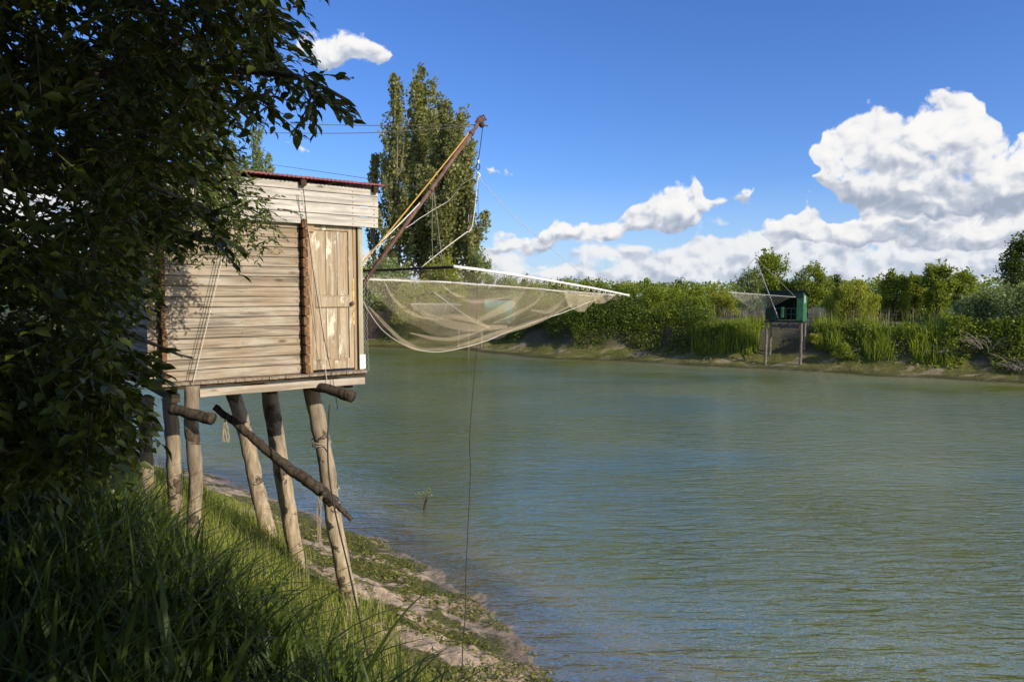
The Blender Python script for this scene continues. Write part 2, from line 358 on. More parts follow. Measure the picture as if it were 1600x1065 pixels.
def height(x, y):
    x = np.asarray(x, float); y = np.asarray(y, float)
    sn = -sdist(x, y, NEAR); sf = sdist(x, y, FAR)
    w1 = fbm(x*.45, y*.45, 3)*.55
    a = sn+w1*np.clip(1-np.abs(sn)/4, 0, 1)
    hn = np.interp(a, [-6, -3, -1, 0, 1, 2, 3, 4, 4.7, 5.5, 7, 10, 40], [-1.8, -1.0, -.30, 0, .26, .60, 1.08, 1.68, 2.05, 2.35, 2.75, 3.0, 3.1])
    b = sf+fbm(x*.25, y*.25, 3)*1.6*np.clip(1-np.abs(sf)/8, 0, 1)
    hf = np.interp(b, [-6, -2, 0, 1.3, 2.3, 3.8, 8, 30], [-1.8, -.6, 0, .30, .7, 2.1, 2.5, 2.8])
    hh = np.maximum(hn, hf)
    am = np.clip((hh+.3)*.6, .05, .35)
    hh = hh+fbm(x*1.3, y*1.3, 4)*.22*am*2+np.where(np.abs(hh-.35) < .6, 1, .3)*np.abs(fbm(x*4+5, y*4, 4))*.085
    return hh
def hz(x, y): return float(height(np.array([x]), np.array([y]))[0])
def polar(angs, rads):
    A, Rr = np.meshgrid(angs, rads, indexing='ij'); X = Rr*np.sin(A); Y = Rr*np.cos(A)
    na, nr = A.shape; idx = np.arange(na*nr).reshape(na, nr)
    ia = np.arange(na); ib = (ia+1) % na
    F = np.stack([idx[ia][:, :-1], idx[ia][:, 1:], idx[ib][:, 1:], idx[ib][:, :-1]], -1).reshape(-1, 4)
    return X.ravel(), Y.ravel(), F
angs = np.concatenate([np.linspace(R(-44), R(44), 620), np.linspace(R(44), R(360-44), 130)[1:-1]])
rads = np.concatenate([np.linspace(.02, 4, 24), np.linspace(4, 20, 330)[1:], np.geomspace(20, 110, 190)[1:], np.geomspace(110, 2600, 24)[1:]])
X, Y, F = polar(angs, rads); H = height(X, Y)
me = npmesh('ground', np.stack([X, Y, H], 1), F)
m, k, out = mat('bank_ground'); o = k.n('ShaderNodeNewGeometry').outputs['Position']; z = k.sep(o)[2]
n1 = k.noise(o, .9, 6, .6, .6); n2 = k.noise(o, 6, 6, .65); n3 = k.noise(o, 30, 4, .6); n4 = k.noise(k.v('MULTIPLY', o, (.5, 1.3, 1)), 1.3, 5, .6, .4)
mud = k.mix(k.ramp(n2, .3, .7), (.32, .235, .155), (.55, .42, .29))
mud = k.mix(k.ramp(n3, .3, .5, .45, 0), mud, (.17, .12, .08))
weed = k.mix(k.ramp(n3, .35, .65), (.050, .055, .010), (.20, .19, .035))
yy = k.sep(o)[1]
wm = k.m('MULTIPLY', k.ramp(k.m('ADD', n4, k.m('MULTIPLY', n1, .15)), .52, .57), k.ramp(z, .02, .12))
wm = k.m('MAXIMUM', wm, k.m('MULTIPLY', k.ramp(yy, 25, 30), k.ramp(n4, .36, .48, .5, 1)))
col = k.mix(wm, mud, weed)
soil = k.mix(k.ramp(n3, .3, .7), (.05, .048, .02), (.12, .105, .05))
col = k.mix(k.ramp(k.m('ADD', z, k.m('MULTIPLY', n1, .5)), .95, 1.3), col, soil)
far = k.ramp(k.v('LENGTH', o), 90, 140); col = k.mix(far, col, (.07, .11, .03))
wet = k.ramp(z, .02, .22, .55, 1.0); col = k.mix(1, col, k.comb(wet, wet, wet), 'MULTIPLY')
bp = k.m('ADD', k.m('ADD', k.m('MULTIPLY', n2, 1.0), k.m('MULTIPLY', n3, .5)), k.m('MULTIPLY', k.m('MULTIPLY', wm, n3), 1.2))
principled(k, out, col, k.ramp(z, 0, .25, .35, .85), bp, .05, spec=.4)
tag(link('ground', me, m, smooth=True), kind='structure')

# water
angs = np.concatenate([np.linspace(R(-44), R(44), 340), np.linspace(R(44), R(360-44), 90)[1:-1]])
rads = np.concatenate([[.05, 3], np.linspace(4, 22, 220), np.geomspace(22, 110, 90)[1:], np.geomspace(110, 2000, 16)[1:]])
X, Y, F = polar(angs, rads)
me = npmesh('river_water', np.stack([X, Y, X*0], 1), F, {'depth': -height(X, Y)})
m, k, out = mat('green_river_water'); o = k.n('ShaderNodeNewGeometry').outputs['Position']; dep = attr(k, 'depth')
def wv(rot, sx, sy, sc, det, rough, dist=0.):
    mp = k.n('ShaderNodeMapping'); mp.inputs['Rotation'].default_value = (0, 0, R(rot)); mp.inputs['Scale'].default_value = (sx, sy, 1)
    k.put(mp.inputs[0], o); return k.noise(mp.outputs[0], sc, det, rough, dist)
patch = k.ramp(wv(20, .6, 1, .11, 3, .5), .34, .66, .28, 1.3)
wA = wv(-10, .7, 3.0, 1.15, 3, .5, .4); wB = wv(-12, 1.1, 2.6, 3.4, 3, .6, .3); wC = wv(4, 1, 1.7, 12, 2, .5)
rdg = lambda v_: k.m('SUBTRACT', 1.0, k.m('MULTIPLY', k.m('ABSOLUTE', k.m('SUBTRACT', v_, .5)), 2.6))
hgt = k.m('MULTIPLY', patch, k.m('ADD', k.m('MULTIPLY', rdg(wA), 1.05), k.m('ADD', k.m('MULTIPLY', rdg(wB), .26), k.m('MULTIPLY', wC, .07))))
bm = k.n('ShaderNodeBump'); bm.inputs['Distance'].default_value = .095; bm.inputs['Strength'].default_value = 1; k.put(bm.inputs['Height'], hgt)
nb = wv(0, 1, 1, .12, 3, .5)
body = k.mix(k.ramp(nb, .35, .65), (.088, .110, .018), (.124, .142, .023))
silt = k.ramp(dep, .05, 1.0, 1, 0); silt = k.m('MULTIPLY', silt, k.ramp(wv(30, 1, 1.6, .9, 4, .6), .3, .62, .35, 1))
body = k.mix(silt, body, (.235, .190, .085))
dif = k.n('ShaderNodeBsdfDiffuse'); k.put(dif.inputs[0], body)
tr = k.n('ShaderNodeBsdfTransparent'); k.put(tr.inputs[0], (.80, .78, .62, 1))
mx0 = k.n('ShaderNodeMixShader'); k.put(mx0.inputs[0], k.ramp(dep, .0, .34, .12, 1, False)); k.t.links.new(tr.outputs[0], mx0.inputs[1]); k.t.links.new(dif.outputs[0], mx0.inputs[2])
gl = k.n('ShaderNodeBsdfGlossy'); gl.inputs['Roughness'].default_value = .05; gl.inputs['Color'].default_value = (1, 1, .78, 1); k.put(gl.inputs['Normal'], bm.outputs[0])
fr = k.n('ShaderNodeFresnel'); fr.inputs[0].default_value = 1.33; k.put(fr.inputs['Normal'], bm.outputs[0])
mx = k.n('ShaderNodeMixShader'); k.put(mx.inputs[0], k.m('MULTIPLY', fr.outputs[0], .52)); k.t.links.new(mx0.outputs[0], mx.inputs[1]); k.t.links.new(gl.outputs[0], mx.inputs[2]); k.t.links.new(mx.outputs[0], out.inputs[0])
tag(link('river_water', me, m, smooth=True), kind='structure')

# ------------------------------------------------------------ near fishing hut (local frame: x along the front wall, y back, z up)
HX, HY = -2.022, 9.3; HROT = math.atan2(.6, .8)
hut = empty('fishing_hut', (HX, HY, 0), HROT)
tag(hut, 'large weathered plank fishing hut on leaning log stilts with peeling door', 'hut')
Mh = Matrix.Translation((HX, HY, 0)) @ Matrix.Rotation(HROT, 4, 'Z'); Mi = Mh.inverted()
def HL(px, py, Yd): return Mi @ P(px, py, Yd)          # world point -> hut frame
FZ = 3.825; DEP = 4.1; LX = -2.51; PITCHB = .1205
wall = MB()
x1s = [-.80]
for i in range(16):
    z0 = FZ+i*PITCHB; jit = random.uniform(-.003, .003)
    wall.box(-2.335, -.785, jit, .045+jit, z0+.003, z0+PITCHB-.003, bev=.007, wob=.0015)
    wall.box(LX-random.uniform(0, .03), -2.405, jit+.012, .05+jit, z0+.003, z0+PITCHB-.003, bev=.007)
wall.build('front_wall', M['board'], hut)
sw = MB()
for i in range(18):
    z0 = FZ+i*PITCHB
    sw.box(LX+.03, LX+.075, .06, DEP, z0+.003, z0+PITCHB-.003, bev=.007)
sw.build('side_wall', M['sideboard'], hut)
bw = MB()
for i in range(18):
    z0 = FZ+i*PITCHB
    bw.box(LX+.08, -.05, DEP+.005, DEP+.05, z0+.003, z0+PITCHB-.003, bev=.007)
bw.build('back_wall', M['board'], hut)
rw = MB()
for i in range(18):
    z0 = FZ+i*PITCHB
    rw.box(-.10, -.055, .95, DEP, z0+.003, z0+PITCHB-.003, bev=.007)
rw.build('side_wall', M['sideboard'], hut)
for x0, x1, n in ((-2.395, -2.345, 15), (-.775, -.715, 16)):
    ge = MB()
    for i in range(n):
        z0 = FZ+.004+i*PITCHB; d = random.uniform(.09, .125); e = random.uniform(-.006, .006)
        ge.box(x0+e, x1+e, -d, .04, z0, z0+PITCHB-.010, bev=.012)
    ge.build('corner_board_ends', M['endgrain'], hut)
fa = MB(); fz = [5.69, 5.83, 5.965, 6.10, 6.20]
for i in range(4):
    xr = .262+random.uniform(-.008, .004)
    fa.box(-2.60, xr, -.075+random.uniform(-.003, .003), -.045, fz[i]+.003, fz[i+1]-.004, bev=.005, wob=.0012)
fa.build('fascia', M['fascia'], hut)
nl = MB()
for i in range(4):
    for x in (-2.3, -1.55, -.765, -.1, .2):
        for dz in (.035, .10): nl.box(x-.005, x+.005, -.083, -.078, fz[i]+dz-.005, fz[i]+dz+.005)
for i in range(16):
    for x in (-2.3, -1.5, -.83): nl.box(x-.004, x+.004, -.009, -.004, FZ+i*PITCHB+.055, FZ+i*PITCHB+.064)
nl.build('nails', M['rust'], hut)['kind'] = 'stuff'
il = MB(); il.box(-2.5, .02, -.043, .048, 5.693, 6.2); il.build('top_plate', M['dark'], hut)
rf = MB(); nrib = 26
# roof sheet: shallow corrugations running front to back, slightly higher at the back
vs = []; NX = 120
for i in range(NX+1):
    x = -2.72+(.31+2.72)*i/NX; c = .008*math.cos(i*math.pi*.9)
    for yy_ in (-.17, DEP+.2):
        zt = 6.262+(yy_*.035)+c
        vs += [(x, yy_, zt), (x, yy_, zt-.022)]
fs = []
for i in range(NX):
    a = i*4; b = a+4
    fs += [(a, b, b+2, a+2), (a+1, a+3, b+3, b+1), (a, a+1, b+1, b), (a+2, b+2, b+3, a+3)]
fs += [(0, 2, 3, 1), (NX*4, NX*4+1, NX*4+3, NX*4+2)]
rf.add(vs, fs); rf.build('roof', M['redroof'], hut)
for x in (-2.3, -1.55, -.765, .205):
    b = MB(); b.box(x-.035, x+.035, -.145, -.078, 6.15, 6.232, bev=.004); b.build('rafter_end', M['dark'], hut)
gb = MB(); gb.box(LX+.03, LX+.08, .05, DEP, 5.985, 6.27); gb.box(-.1, -.05, .95, DEP, 5.985, 6.27); gb.build('gable_board', M['dark'], hut)
# door leaf with rails, planks and knob
dr = empty('door', (0, 0, 0)); dr.parent = hut
door = MB(); DX0, DX1, DZ0, DZ1 = -.635, -.075, FZ+.03, 5.69
def dbox(x0, x1, z0, z1, y0=.0, y1=.035, val=None, bev=.004): door.box(x0, x1, y0, y1, z0, z1, val, bev=bev)
dbox(DX0, DX0+.045, DZ0, DZ1); dbox(DX1-.06, DX1, DZ0, DZ1)
dbox(DX0+.046, DX1-.061, DZ0, DZ0+.11); dbox(DX0+.046, DX1-.061, DZ1-.06, DZ1); dbox(DX0+.046, DX1-.061, 4.655, 4.79, -.008, .035, .95)
for zz in (DZ0+.112, 4.792): dbox(DX0+.048, DX1-.063, zz, zz+.016, -.002, .011, .9, .002)
pw = (DX1-.061-DX0-.046)/3
for i in range(3):
    a = DX0+.046+i*pw
    dbox(a+.003, a+pw-.003, DZ0+.130, 4.654, .018, .034); dbox(a+.003, a+pw-.003, 4.810, DZ1-.061, .018, .034)
dd = door.build('door_leaf', M['door'], hut); bpy.data.objects.remove(dr)
dd.name = 'door'
kb = MB(); c = Vector((-.105, -.03, 4.70))
kb.tube([c+Vector((0, .035, 0)), c+Vector((0, .01, 0)), c, c-Vector((0, .012, 0)), c-Vector((0, .022, 0))], [.012, .012, .027, .027, .012], 12)
kb.build('door_knob', M['rust'], dd, True)
yl = MB(); yl.box(DX1-.012, DX1+.012, -.006, -.001, 4.42, 5.02, bev=.001); yl.build('paint_strip', M['yellow'], dd)
fr_ = MB(); fr_.box(-.712, -.638, -.01, .045, FZ, 5.69, bev=.004); fr_.box(-.714, -.60, -.03, -.012, 5.60, 5.72, bev=.003)
fr_.box(-.070, -.030, .0, .045, FZ, 5.69, bev=.003); fr_.build('door_frame', M['doorframe'], hut)
th = MB(); th.box(-.030, -.012, -.005, .05, FZ, 5.69); th.build('door_gap', M['interior'], hut)
jb = MB(); jb.box(-.010, .055, -.02, .05, FZ+.0, 5.69, bev=.004); jb.build('corner_post', M['jamb'], hut)
wb = MB(); wb.box(-.008, .075, -.026, -.0215, FZ+.01, FZ+.20); wb.build('white_patch', M['white'], hut)
# floor, plate, beams and joists
fl = MB()
for i in range(26):
    x0 = LX+.0+i*.0985; fl.box(x0, x0+.093, -.14+random.uniform(-.01, .01), DEP+.05, FZ-.032, FZ-.004)
fl.build('floor', M['sideboard'], hut)
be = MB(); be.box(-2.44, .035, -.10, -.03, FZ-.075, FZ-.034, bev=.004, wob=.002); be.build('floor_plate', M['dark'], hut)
be = MB(); be.box(-2.02, .02, -.12, -.04, FZ-.182, FZ-.092, bev=.005, wob=.003); be.build('front_beam', M['beam'], hut)
js = MB()
for yb in (.9, 1.9, 2.9, 3.9): js.box(-2.45, .0, yb, yb+.09, FZ-.14, FZ-.034)
for xb in (-2.3, -1.2, -.2): js.box(xb, xb+.09, -.02, DEP, FZ-.23, FZ-.145)
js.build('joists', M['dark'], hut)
# stilts
def stilt(px0, py0, d0, px1, py1, d1, r0, r1, name='stilt'):
    a, b = HL(px0, py0, d0), HL(px1, py1, d1)
    t = b+(b-a)*.10
    for _ in range(12):
        wq = Mh @ t
        if hz(wq.x, wq.y) > wq.z+.15: break
        t = t+(b-a)*.08
    pts = resample([a, a.lerp(b, .33)+Vector((random.uniform(-.03, .03), 0, 0)), a.lerp(b, .66)+Vector((random.uniform(-.03, .03), 0, 0)), b, t], 22, wob=.006)
    q = MB(); rr = [(r0+(r1-r0)*i/21)*random.uniform(.95, 1.06) for i in range(22)]
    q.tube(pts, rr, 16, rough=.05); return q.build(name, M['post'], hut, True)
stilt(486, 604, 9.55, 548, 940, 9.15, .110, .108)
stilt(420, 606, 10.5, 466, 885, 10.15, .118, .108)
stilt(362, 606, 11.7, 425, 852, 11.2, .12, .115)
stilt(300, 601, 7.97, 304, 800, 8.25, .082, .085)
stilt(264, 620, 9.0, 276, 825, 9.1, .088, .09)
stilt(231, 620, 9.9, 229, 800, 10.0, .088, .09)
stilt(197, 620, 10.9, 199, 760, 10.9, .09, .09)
def rough_log(pts, r0, r1, name, mat_, parent=hut, n=26, rough=.05, wob=.008):
    q = MB(); pp = resample(pts, n, wob=wob); q.tube(pp, [(r0+(r1-r0)*i/(n-1))*random.uniform(.94, 1.06) for i in range(n)], 12, rough=rough); return q.build(name, mat_, parent, True)
rough_log([HL(268, 637, 7.95), HL(300, 646, 7.9), HL(334, 655, 7.85)], .065, .07, 'stub_log', M['oldlog'], n=9, rough=.08)
rough_log([HL(488, 604, 8.9), HL(520, 610, 8.8), HL(552, 620, 8.7)], .055, .075, 'stub_log', M['oldlog'], n=9, rough=.08)
rough_log([HL(336, 636, 9.45), HL(372, 664, 9.35), HL(440, 722, 9.2), HL(490, 757, 9.05), HL(522, 786, 9.0)], .045, .085, 'brace_log', M['oldlog'], n=40)
rough_log([HL(505, 770, 8.96), HL(528, 790, 8.94), HL(550, 812, 8.92)], .05, .028, 'brace_log', M['oldlog'])
# lashings round the front stilt
a = HL(486, 604, 9.55); b = HL(548, 940, 9.15)
for f0, nn in ((.255, 3), (.47, 3)):
    ls = MB()
    for j in range(nn):
        c0 = a.lerp(b, f0+.008*j); rad = .121
        ls.tube([c0+Vector((rad*math.cos(t), rad*math.sin(t), .025*math.sin(t+j))) for t in np.linspace(0, 6.3, 18)], .008, 5)
    ls.build('lashing', M['rope_b'], hut)
c0 = a.lerp(b, .27)
ls = MB(); ls.tube(resample([c0+Vector((-.02, -.12, 0)), c0+Vector((.03, -.14, -.10)), c0+Vector((.0, -.13, -.3)), c0+Vector((-.02, -.14, -.42))], 14, wob=.006), .006, 5)
ls.build('rope_tail', M['rope_b'], hut); ls = MB()
for j in range(3): ls.tube(resample([HL(497+j*3, 775, 8.9), HL(496+j*2, 810, 8.95), HL(498+j*2, 855, 9.0)], 10, wob=.008), .008, 5)
ls.build('rope_tail', M['rope_b'], hut); ls = MB()
for j in range(4): ls.tube(resample([HL(352, 655, 9.05), HL(350+j*2, 672, 9.05), HL(348+j*3, 690, 9.05)], 8, wob=.008), .009, 5)
ls.build('rope_tail', M['rope_b'], hut)
# chicken wire hanging at the corner
cw = MB()
for i in range(3):
    x0 = .06+.03*i; z = 5.1
    pts = []
    while z > FZ-.05:
        pts.append(Vector((x0+.012*((len(pts) % 2)*2-1)+random.uniform(-.006, .006)+.05*math.sin(z*4)*(i/9), .03-.02*i, z))); z -= .035
    cw.tube(pts, .0026, 4)
cw.build('chicken_wire', M['wire'], hut)
def rope(name, pts, r, mat_, label, cat='rope', n=30, sag=0, wob=0, group=None, sides=6):
    q = MB(); pp = resample(pts, n, sag, wob); q.tube(pp, r, sides); o = q.build(name, mat_, None, True); tag(o, label, cat, group); return o
def Wp(px, py, yo):   # photo ray met with the plane parallel to the hut's front wall
    a = P(px, py, 1)-Vector((0, 0, CAMH)); bx, by = -.6, .8
    t = (HX*bx+HY*by+yo)/(a.x*bx+a.y*by); q = a*t; q.z += CAMH; return q
rope('hanging_cord', [Wp(368, 293, -.17), Wp(352, 380, -.13), Wp(330, 480, -.13), Wp(302, 597, -.16)], .0042, M['rope_w'], 'pale cord slanting down the middle of the plank wall', 'cord')
rope('hanging_cord', [Wp(366, 293, -.18), Wp(345, 400, -.15), Wp(322, 500, -.15), Wp(300, 597, -.18)], .0035, M['rope_d'], 'dark cord running close beside the pale cord on the plank wall', 'cord')
rope('hanging_cord', [Wp(470, 296, -.17), Wp(480, 350, -.15), Wp(492, 420, -.14), Wp(503, 500, -.13), Wp(510, 590, -.15), Wp(516, 606, -.17)], .004, M['rope_w'], 'pale cord hanging from the rafter end across the door', 'cord')
rope('hanging_cord', [Wp(474, 296, -.18), Wp(486, 400, -.16), Wp(505, 520, -.15), Wp(520, 592, -.17), Wp(528, 640, -.17)], .0045, M['rope_d'], 'dark cord over the door ending in a loose tail below the beam', 'cord')
rope('mooring_cable', [P(515, 632, 8.5), P(512, 690, 8.4), P(514, 740, 8.3), P(524, 800, 8.1), P(545, 890, 7.7), P(566, 985, 7.0), P(588, 1070, 6.3)], .010, M['rope_d'], 'dark cable running from under the hut along the thick front stilt to the grass', 'cable', n=40)

# ------------------------------------------------------------ boom of the lift net
tip = P(750, 190, 11.5); base = P(545, 474, 10.1)
boom = empty('net_boom', base); tag(boom, 'rusty pipe boom rising from the hut corner over the river', 'boom')
q = MB(); L0 = Vector((0, 0, 0)); L1 = tip-base
q.tube([L0, L1*.5, L1], [.033, .031, .028], 12); q.build('pipe', M['rust'], boom, True)
q = MB(); dv = L1.normalized()
for f_ in (.60, .93): q = MB(); q.tube([L1*f_-dv*.03, L1*f_+dv*.03], .043, 12); q.build('collar', M['rust'], boom, True)
q = MB(); q.box(-.06, .075, -.035, .035, -.05, .06, M=Matrix.Translation(L1) @ Matrix.Rotation(-.9, 4, 'Y'), bev=.01)
q.tube([L1+Vector((-.05, 0, .04)), L1+Vector((.06, 0, .10)), L1+Vector((.10, 0, .02))], .016, 8)
q.tube([L1+Vector((-.09, 0, -.07)), L1+Vector((.0, 0, -.05)), L1+Vector((.13, 0, -.07))], .012, 8)
q.build('tip_bracket', M['rust'], boom)
pl_ = L1+Vector((.03, -.03, -.06))
q = MB(); q.tube([pl_+Vector((0, -.018, 0)), pl_+Vector((0, .018, 0))], .045, 16); q.build('pulley', M['oldlog'], boom, True)

node = P(747, 276, 11.6)
rope('hoist_cable', [tip+Vector((.05, 0, -.05)), P(749, 240, 11.55), P(747, 252, 11.6)], .007, M['rope_d'], 'dark hoist cable dropping from the boom tip', 'cable', n=10)
sh = empty('shackle', P(747, 256, 11.6)); tag(sh, 'steel shackle and knot joining the hoist cable to the net ropes', 'shackle')
q = MB(); q.tube([(0, 0, .09), (0, 0, .0)], .018, 8); q.build('ferrule', M['white'], sh, True)
q = MB(); cpt = [(.028*math.cos(t), 0, -.05+.05*math.sin(t)) for t in np.linspace(0, 6.283, 14)]; q.tube(cpt, .009, 6, cap=False)
q.build('shackle_ring', M['rope_d'], sh, True)
q = MB(); q.tube(resample([(-.02, 0, -.14), (.02, .01, -.19), (-.015, .0, -.24)], 8, wob=.01), [.02]*8, 8); q.build('knot', M['rope_w'], sh, True)
rope('stay_rope', [P(734, 206, 11.4), P(575, 400, 10.0), P(540, 442, 9.9)], .011, M['rope_y'], 'yellow stay rope running parallel above the rusty boom', n=20, sag=.02)
rope('stay_rope', [P(679, 292, 11.0), P(620, 352, 10.5), P(545, 423, 9.8)], .010, M['rope_w'], 'pale stay rope tied to the middle of the boom, upper of two', n=20, sag=.02)
rope('stay_rope', [node, P(722, 288, 11.7), P(702, 313, 11.9), P(665, 335, 11.7), P(638, 354, 11.4), P(617, 369, 11), P(590, 384, 10.6), P(545, 426, 9.95)], .005, M['rope_w'], 'thin pale rope running from the shackle behind the boom to the hut', n=24, wob=.006)
rope('overhead_wire', [tip+Vector((-.05, 0, -.05)), P(560, 196, 12.5), P(300, 190, 14)], .006, M['rope_g'], 'upper of two taut wires crossing the sky from the boom tip', 'wire', n=16)
rope('overhead_wire', [tip+Vector((-.08, 0, -.07)), P(560, 208, 12), P(300, 206, 13)], .006, M['rope_g'], 'lower of two taut wires crossing the sky from the boom tip', 'wire', n=16)
rope('overhead_wire', [P(672, 296, 11), P(600, 283, 12.5), P(430, 258, 15), P(300, 240, 18)], .005, M['rope_g'], 'thin wire passing just above the red roof to the boom', 'wire', n=16)

# ------------------------------------------------------------ lift net
P1 = P(712, 417, 10.3); Rr_ = P(980, 461, 13.4); Qc = P(705, 441, 14.6); Lc = P(543, 424, 11.8)
net = empty('lift_net', P(747, 500, 12)); O = net.location.copy()
tag(net, 'big cream square lift net sagging from pale poles beside the wooden hut', 'fishing net')
def pole(a, b, r0, r1, mat_, name='frame_pole', sag=0):
    q = MB(); pp = resample([a-O, b-O], 14, sag=sag, wob=.003); q.tube(pp, [r0+(r1-r0)*i/13 for i in range(14)], 10); return q.build(name, mat_, net, True)
pole(P1+(P1-Rr_)*.01, Rr_, .024, .016, M['white'], sag=-.03)
pole(Lc, P1, .016, .024, M['rope_d'])
pole(Lc+Vector((0, .1, -.12)), Qc, .020, .017, M['white'])
pole(Qc, Rr_-Vector((.25, .1, 0)), .020, .012, M['white'])
q = MB(); q.tube([Rr_-O+Vector((-.03, 0, 0)), Rr_-O+Vector((.04, 0, -.005))], .028, 10); q.build('pole_cap', M['rope_w'], net, True)
m, k, out = mat('cream_netting'); uv = k.n('ShaderNodeTexCoord').outputs['UV']
def netmat(name, cell, wdt, col, trn=.3):
    m, k, out = mat(name); uv = k.n('ShaderNodeTexCoord').outputs['UV']; x, y, _ = k.sep(uv)
    a = k.m('PINGPONG', k.m('ADD', x, y), cell/2); b = k.m('PINGPONG', k.m('SUBTRACT', x, y), cell/2)
    d = k.m('MINIMUM', a, b); ms = k.m('LESS_THAN', d, wdt)
    df = k.n('ShaderNodeBsdfDiffuse'); df.inputs[0].default_value = (*col, 1); tl = k.n('ShaderNodeBsdfTranslucent'); tl.inputs[0].default_value = (*col, 1)
    mm = k.n('ShaderNodeMixShader'); mm.inputs[0].default_value = trn; k.t.links.new(df.outputs[0], mm.inputs[1]); k.t.links.new(tl.outputs[0], mm.inputs[2])
    tp = k.n('ShaderNodeBsdfTransparent'); mx = k.n('ShaderNodeMixShader'); k.put(mx.inputs[0], ms)
    k.t.links.new(tp.outputs[0], mx.inputs[1]); k.t.links.new(mm.outputs[0], mx.inputs[2]); k.t.links.new(mx.outputs[0], out.inputs[0]); return m
bpy.data.materials.remove(m)
M['net'] = netmat('cream_netting', .050, .00125, (.84, .70, .46)); M['netd'] = netmat('gathered_netting', .032, .0024, (.86, .72, .50))
def netsurf(fn, nu, nv, name, mat_, parent=net, org=O):
    us = np.linspace(0, 1, nu); vs_ = np.linspace(0, 1, nv); V = np.array([[fn(u, v) for v in vs_] for u in us])
    Lu = np.concatenate([[0], np.cumsum(np.linalg.norm(np.diff(V[:, nv//2], axis=0), axis=1))])
    Lv = np.concatenate([[0], np.cumsum(np.linalg.norm(np.diff(V[nu//2], axis=0), axis=1))])
    UV = np.stack(np.meshgrid(Lu, Lv, indexing='ij'), -1).reshape(-1, 2)
    idx = np.arange(nu*nv).reshape(nu, nv); Fq = np.stack([idx[:-1, :-1], idx[1:, :-1], idx[1:, 1:], idx[:-1, 1:]], -1).reshape(-1, 4)
    me = npmesh(name, V.reshape(-1, 3)-np.array(org), Fq, uv=UV); return link(name, me, mat_, parent, True)
def quadnet(u, v):
    c = (1-u)*(1-v)*np.array(P1)+u*(1-v)*np.array(Rr_)+u*v*np.array(Qc)+(1-u)*v*np.array(Lc)
    s = 1.02*(math.sin(math.pi*u**.62)**.75)*(math.sin(math.pi*v**.9)**.8)
    # scallops between the ties along the long pole
    sc1 = .10*abs(math.sin(u*math.pi*7))*(1-v)**6*(1 if u > .5 else .4)
    fold = .09*math.sin(u*19+v*4)*math.sin(math.pi*u)*math.sin(math.pi*v)+.05*math.sin(v*27-u*9)*math.sin(math.pi*u)*math.sin(math.pi*v)
    return c+np.array([0, 0, -s-sc1+fold])
netsurf(quadnet, 80, 70, 'netting', M['net'])
def front_skirt(u, v):   # the low belly that hangs between the hut and the middle of the river side
    top = [(556, 434, 11.4), (620, 436, 11.2), (705, 442, 11.2), (780, 447, 11.6), (850, 452, 12.2), (925, 463, 12.9)]
    bot = [(562, 462, 11.4), (600, 518, 11.0), (665, 549, 10.9), (742, 538, 11.1), (812, 511, 11.7), (925, 470, 12.9)]
    x = u*5; i = min(4, int(x)); f = x-i
    def cr(a):
        p = [np.array(P(*a[max(0, min(5, j))])) for j in (i-1, i, i+1, i+2)]
        return .5*(2*p[1]+(p[2]-p[0])*f+(2*p[0]-5*p[1]+4*p[2]-p[3])*f*f+(3*p[1]-3*p[2]+p[3]-p[0])*f**3)
    a, b = cr(top), cr(bot); q = a+(b-a)*v; q[1] -= .35*math.sin(math.pi*v)*math.sin(math.pi*u)+.05*math.sin(u*25+v*3)*v*(1-v)*4; return q
netsurf(front_skirt, 90, 26, 'netting', M['net'])
def ribbon(pts, w0, name='net_fold', n=26, dep=.10):
    pp = resample([P(*a) for a in pts], n)
    def fn(u, v):
        i = min(n-2, int(u*(n-1))); f = u*(n-1)-i; q = pp[i].lerp(pp[i+1], f)
        ww = w0*.75*(.35+.65*math.sin(math.pi*u))
        return np.array(q)+np.array([0, dep*(v-.5)*.6, ww*(v-.5)+.02*math.sin(v*12+u*8)*ww/w0])
    return netsurf(fn, n, 6, name, M['netd'])
ribbon([(642, 476, 11.6), (665, 492, 11.4), (695, 504, 11.3), (740, 511, 11.3), (793, 511, 11.6)], .16)
ribbon([(682, 508, 11.1), (684, 499, 11.2), (708, 495, 11.2), (735, 498, 11.2), (766, 513, 11.4)], .10)
ribbon([(690, 443, 11.4), (702, 455, 11.4), (728, 468, 11.5), (752, 470, 11.6), (800, 463, 12)], .07)
ribbon([(745, 501, 11.5), (780, 486, 11.7), (808, 466, 12), (830, 440, 12.1)], .19)
ribbon([(898, 449, 12.4), (880, 470, 12.4), (856, 486, 12.3), (830, 485, 12.2)], .10)
ribbon([(600, 440, 11.3), (618, 470, 11.2), (650, 492, 11.2), (684, 500, 11.2)], .07)
ribbon([(705, 442, 11.6), (700, 470, 11.5), (690, 497, 11.3)], .05)
ribbon([(640, 520, 11.0), (690, 530, 11), (735, 522, 11.1), (765, 510, 11.3)], .06)
ribbon([(850, 452, 12.2), (838, 472, 12.1), (800, 492, 11.8), (770, 505, 11.6)], .06)
ribbon([(575, 478, 11.3), (615, 520, 11), (650, 543, 10.9), (700, 546, 11)], .09)
ribbon([(700, 546, 11), (770, 524, 11.3), (850, 497, 12), (895, 476, 12.5)], .10)
def flap(top, bot, name='net_fold'):
    def fn(u, v):
        n = len(top)-1; i = min(n-1, int(u*n)); f = u*n-i; f = f*f*(3-2*f)*.4+f*.6
        a = P(*top[i]).lerp(P(*top[i+1]), f); b = P(*bot[i]).lerp(P(*bot[i+1]), f); return np.array(a.lerp(b, v))+np.array([0, .04*math.sin(u*14), 0])
    return netsurf(fn, 30, 10, name, M['netd'])
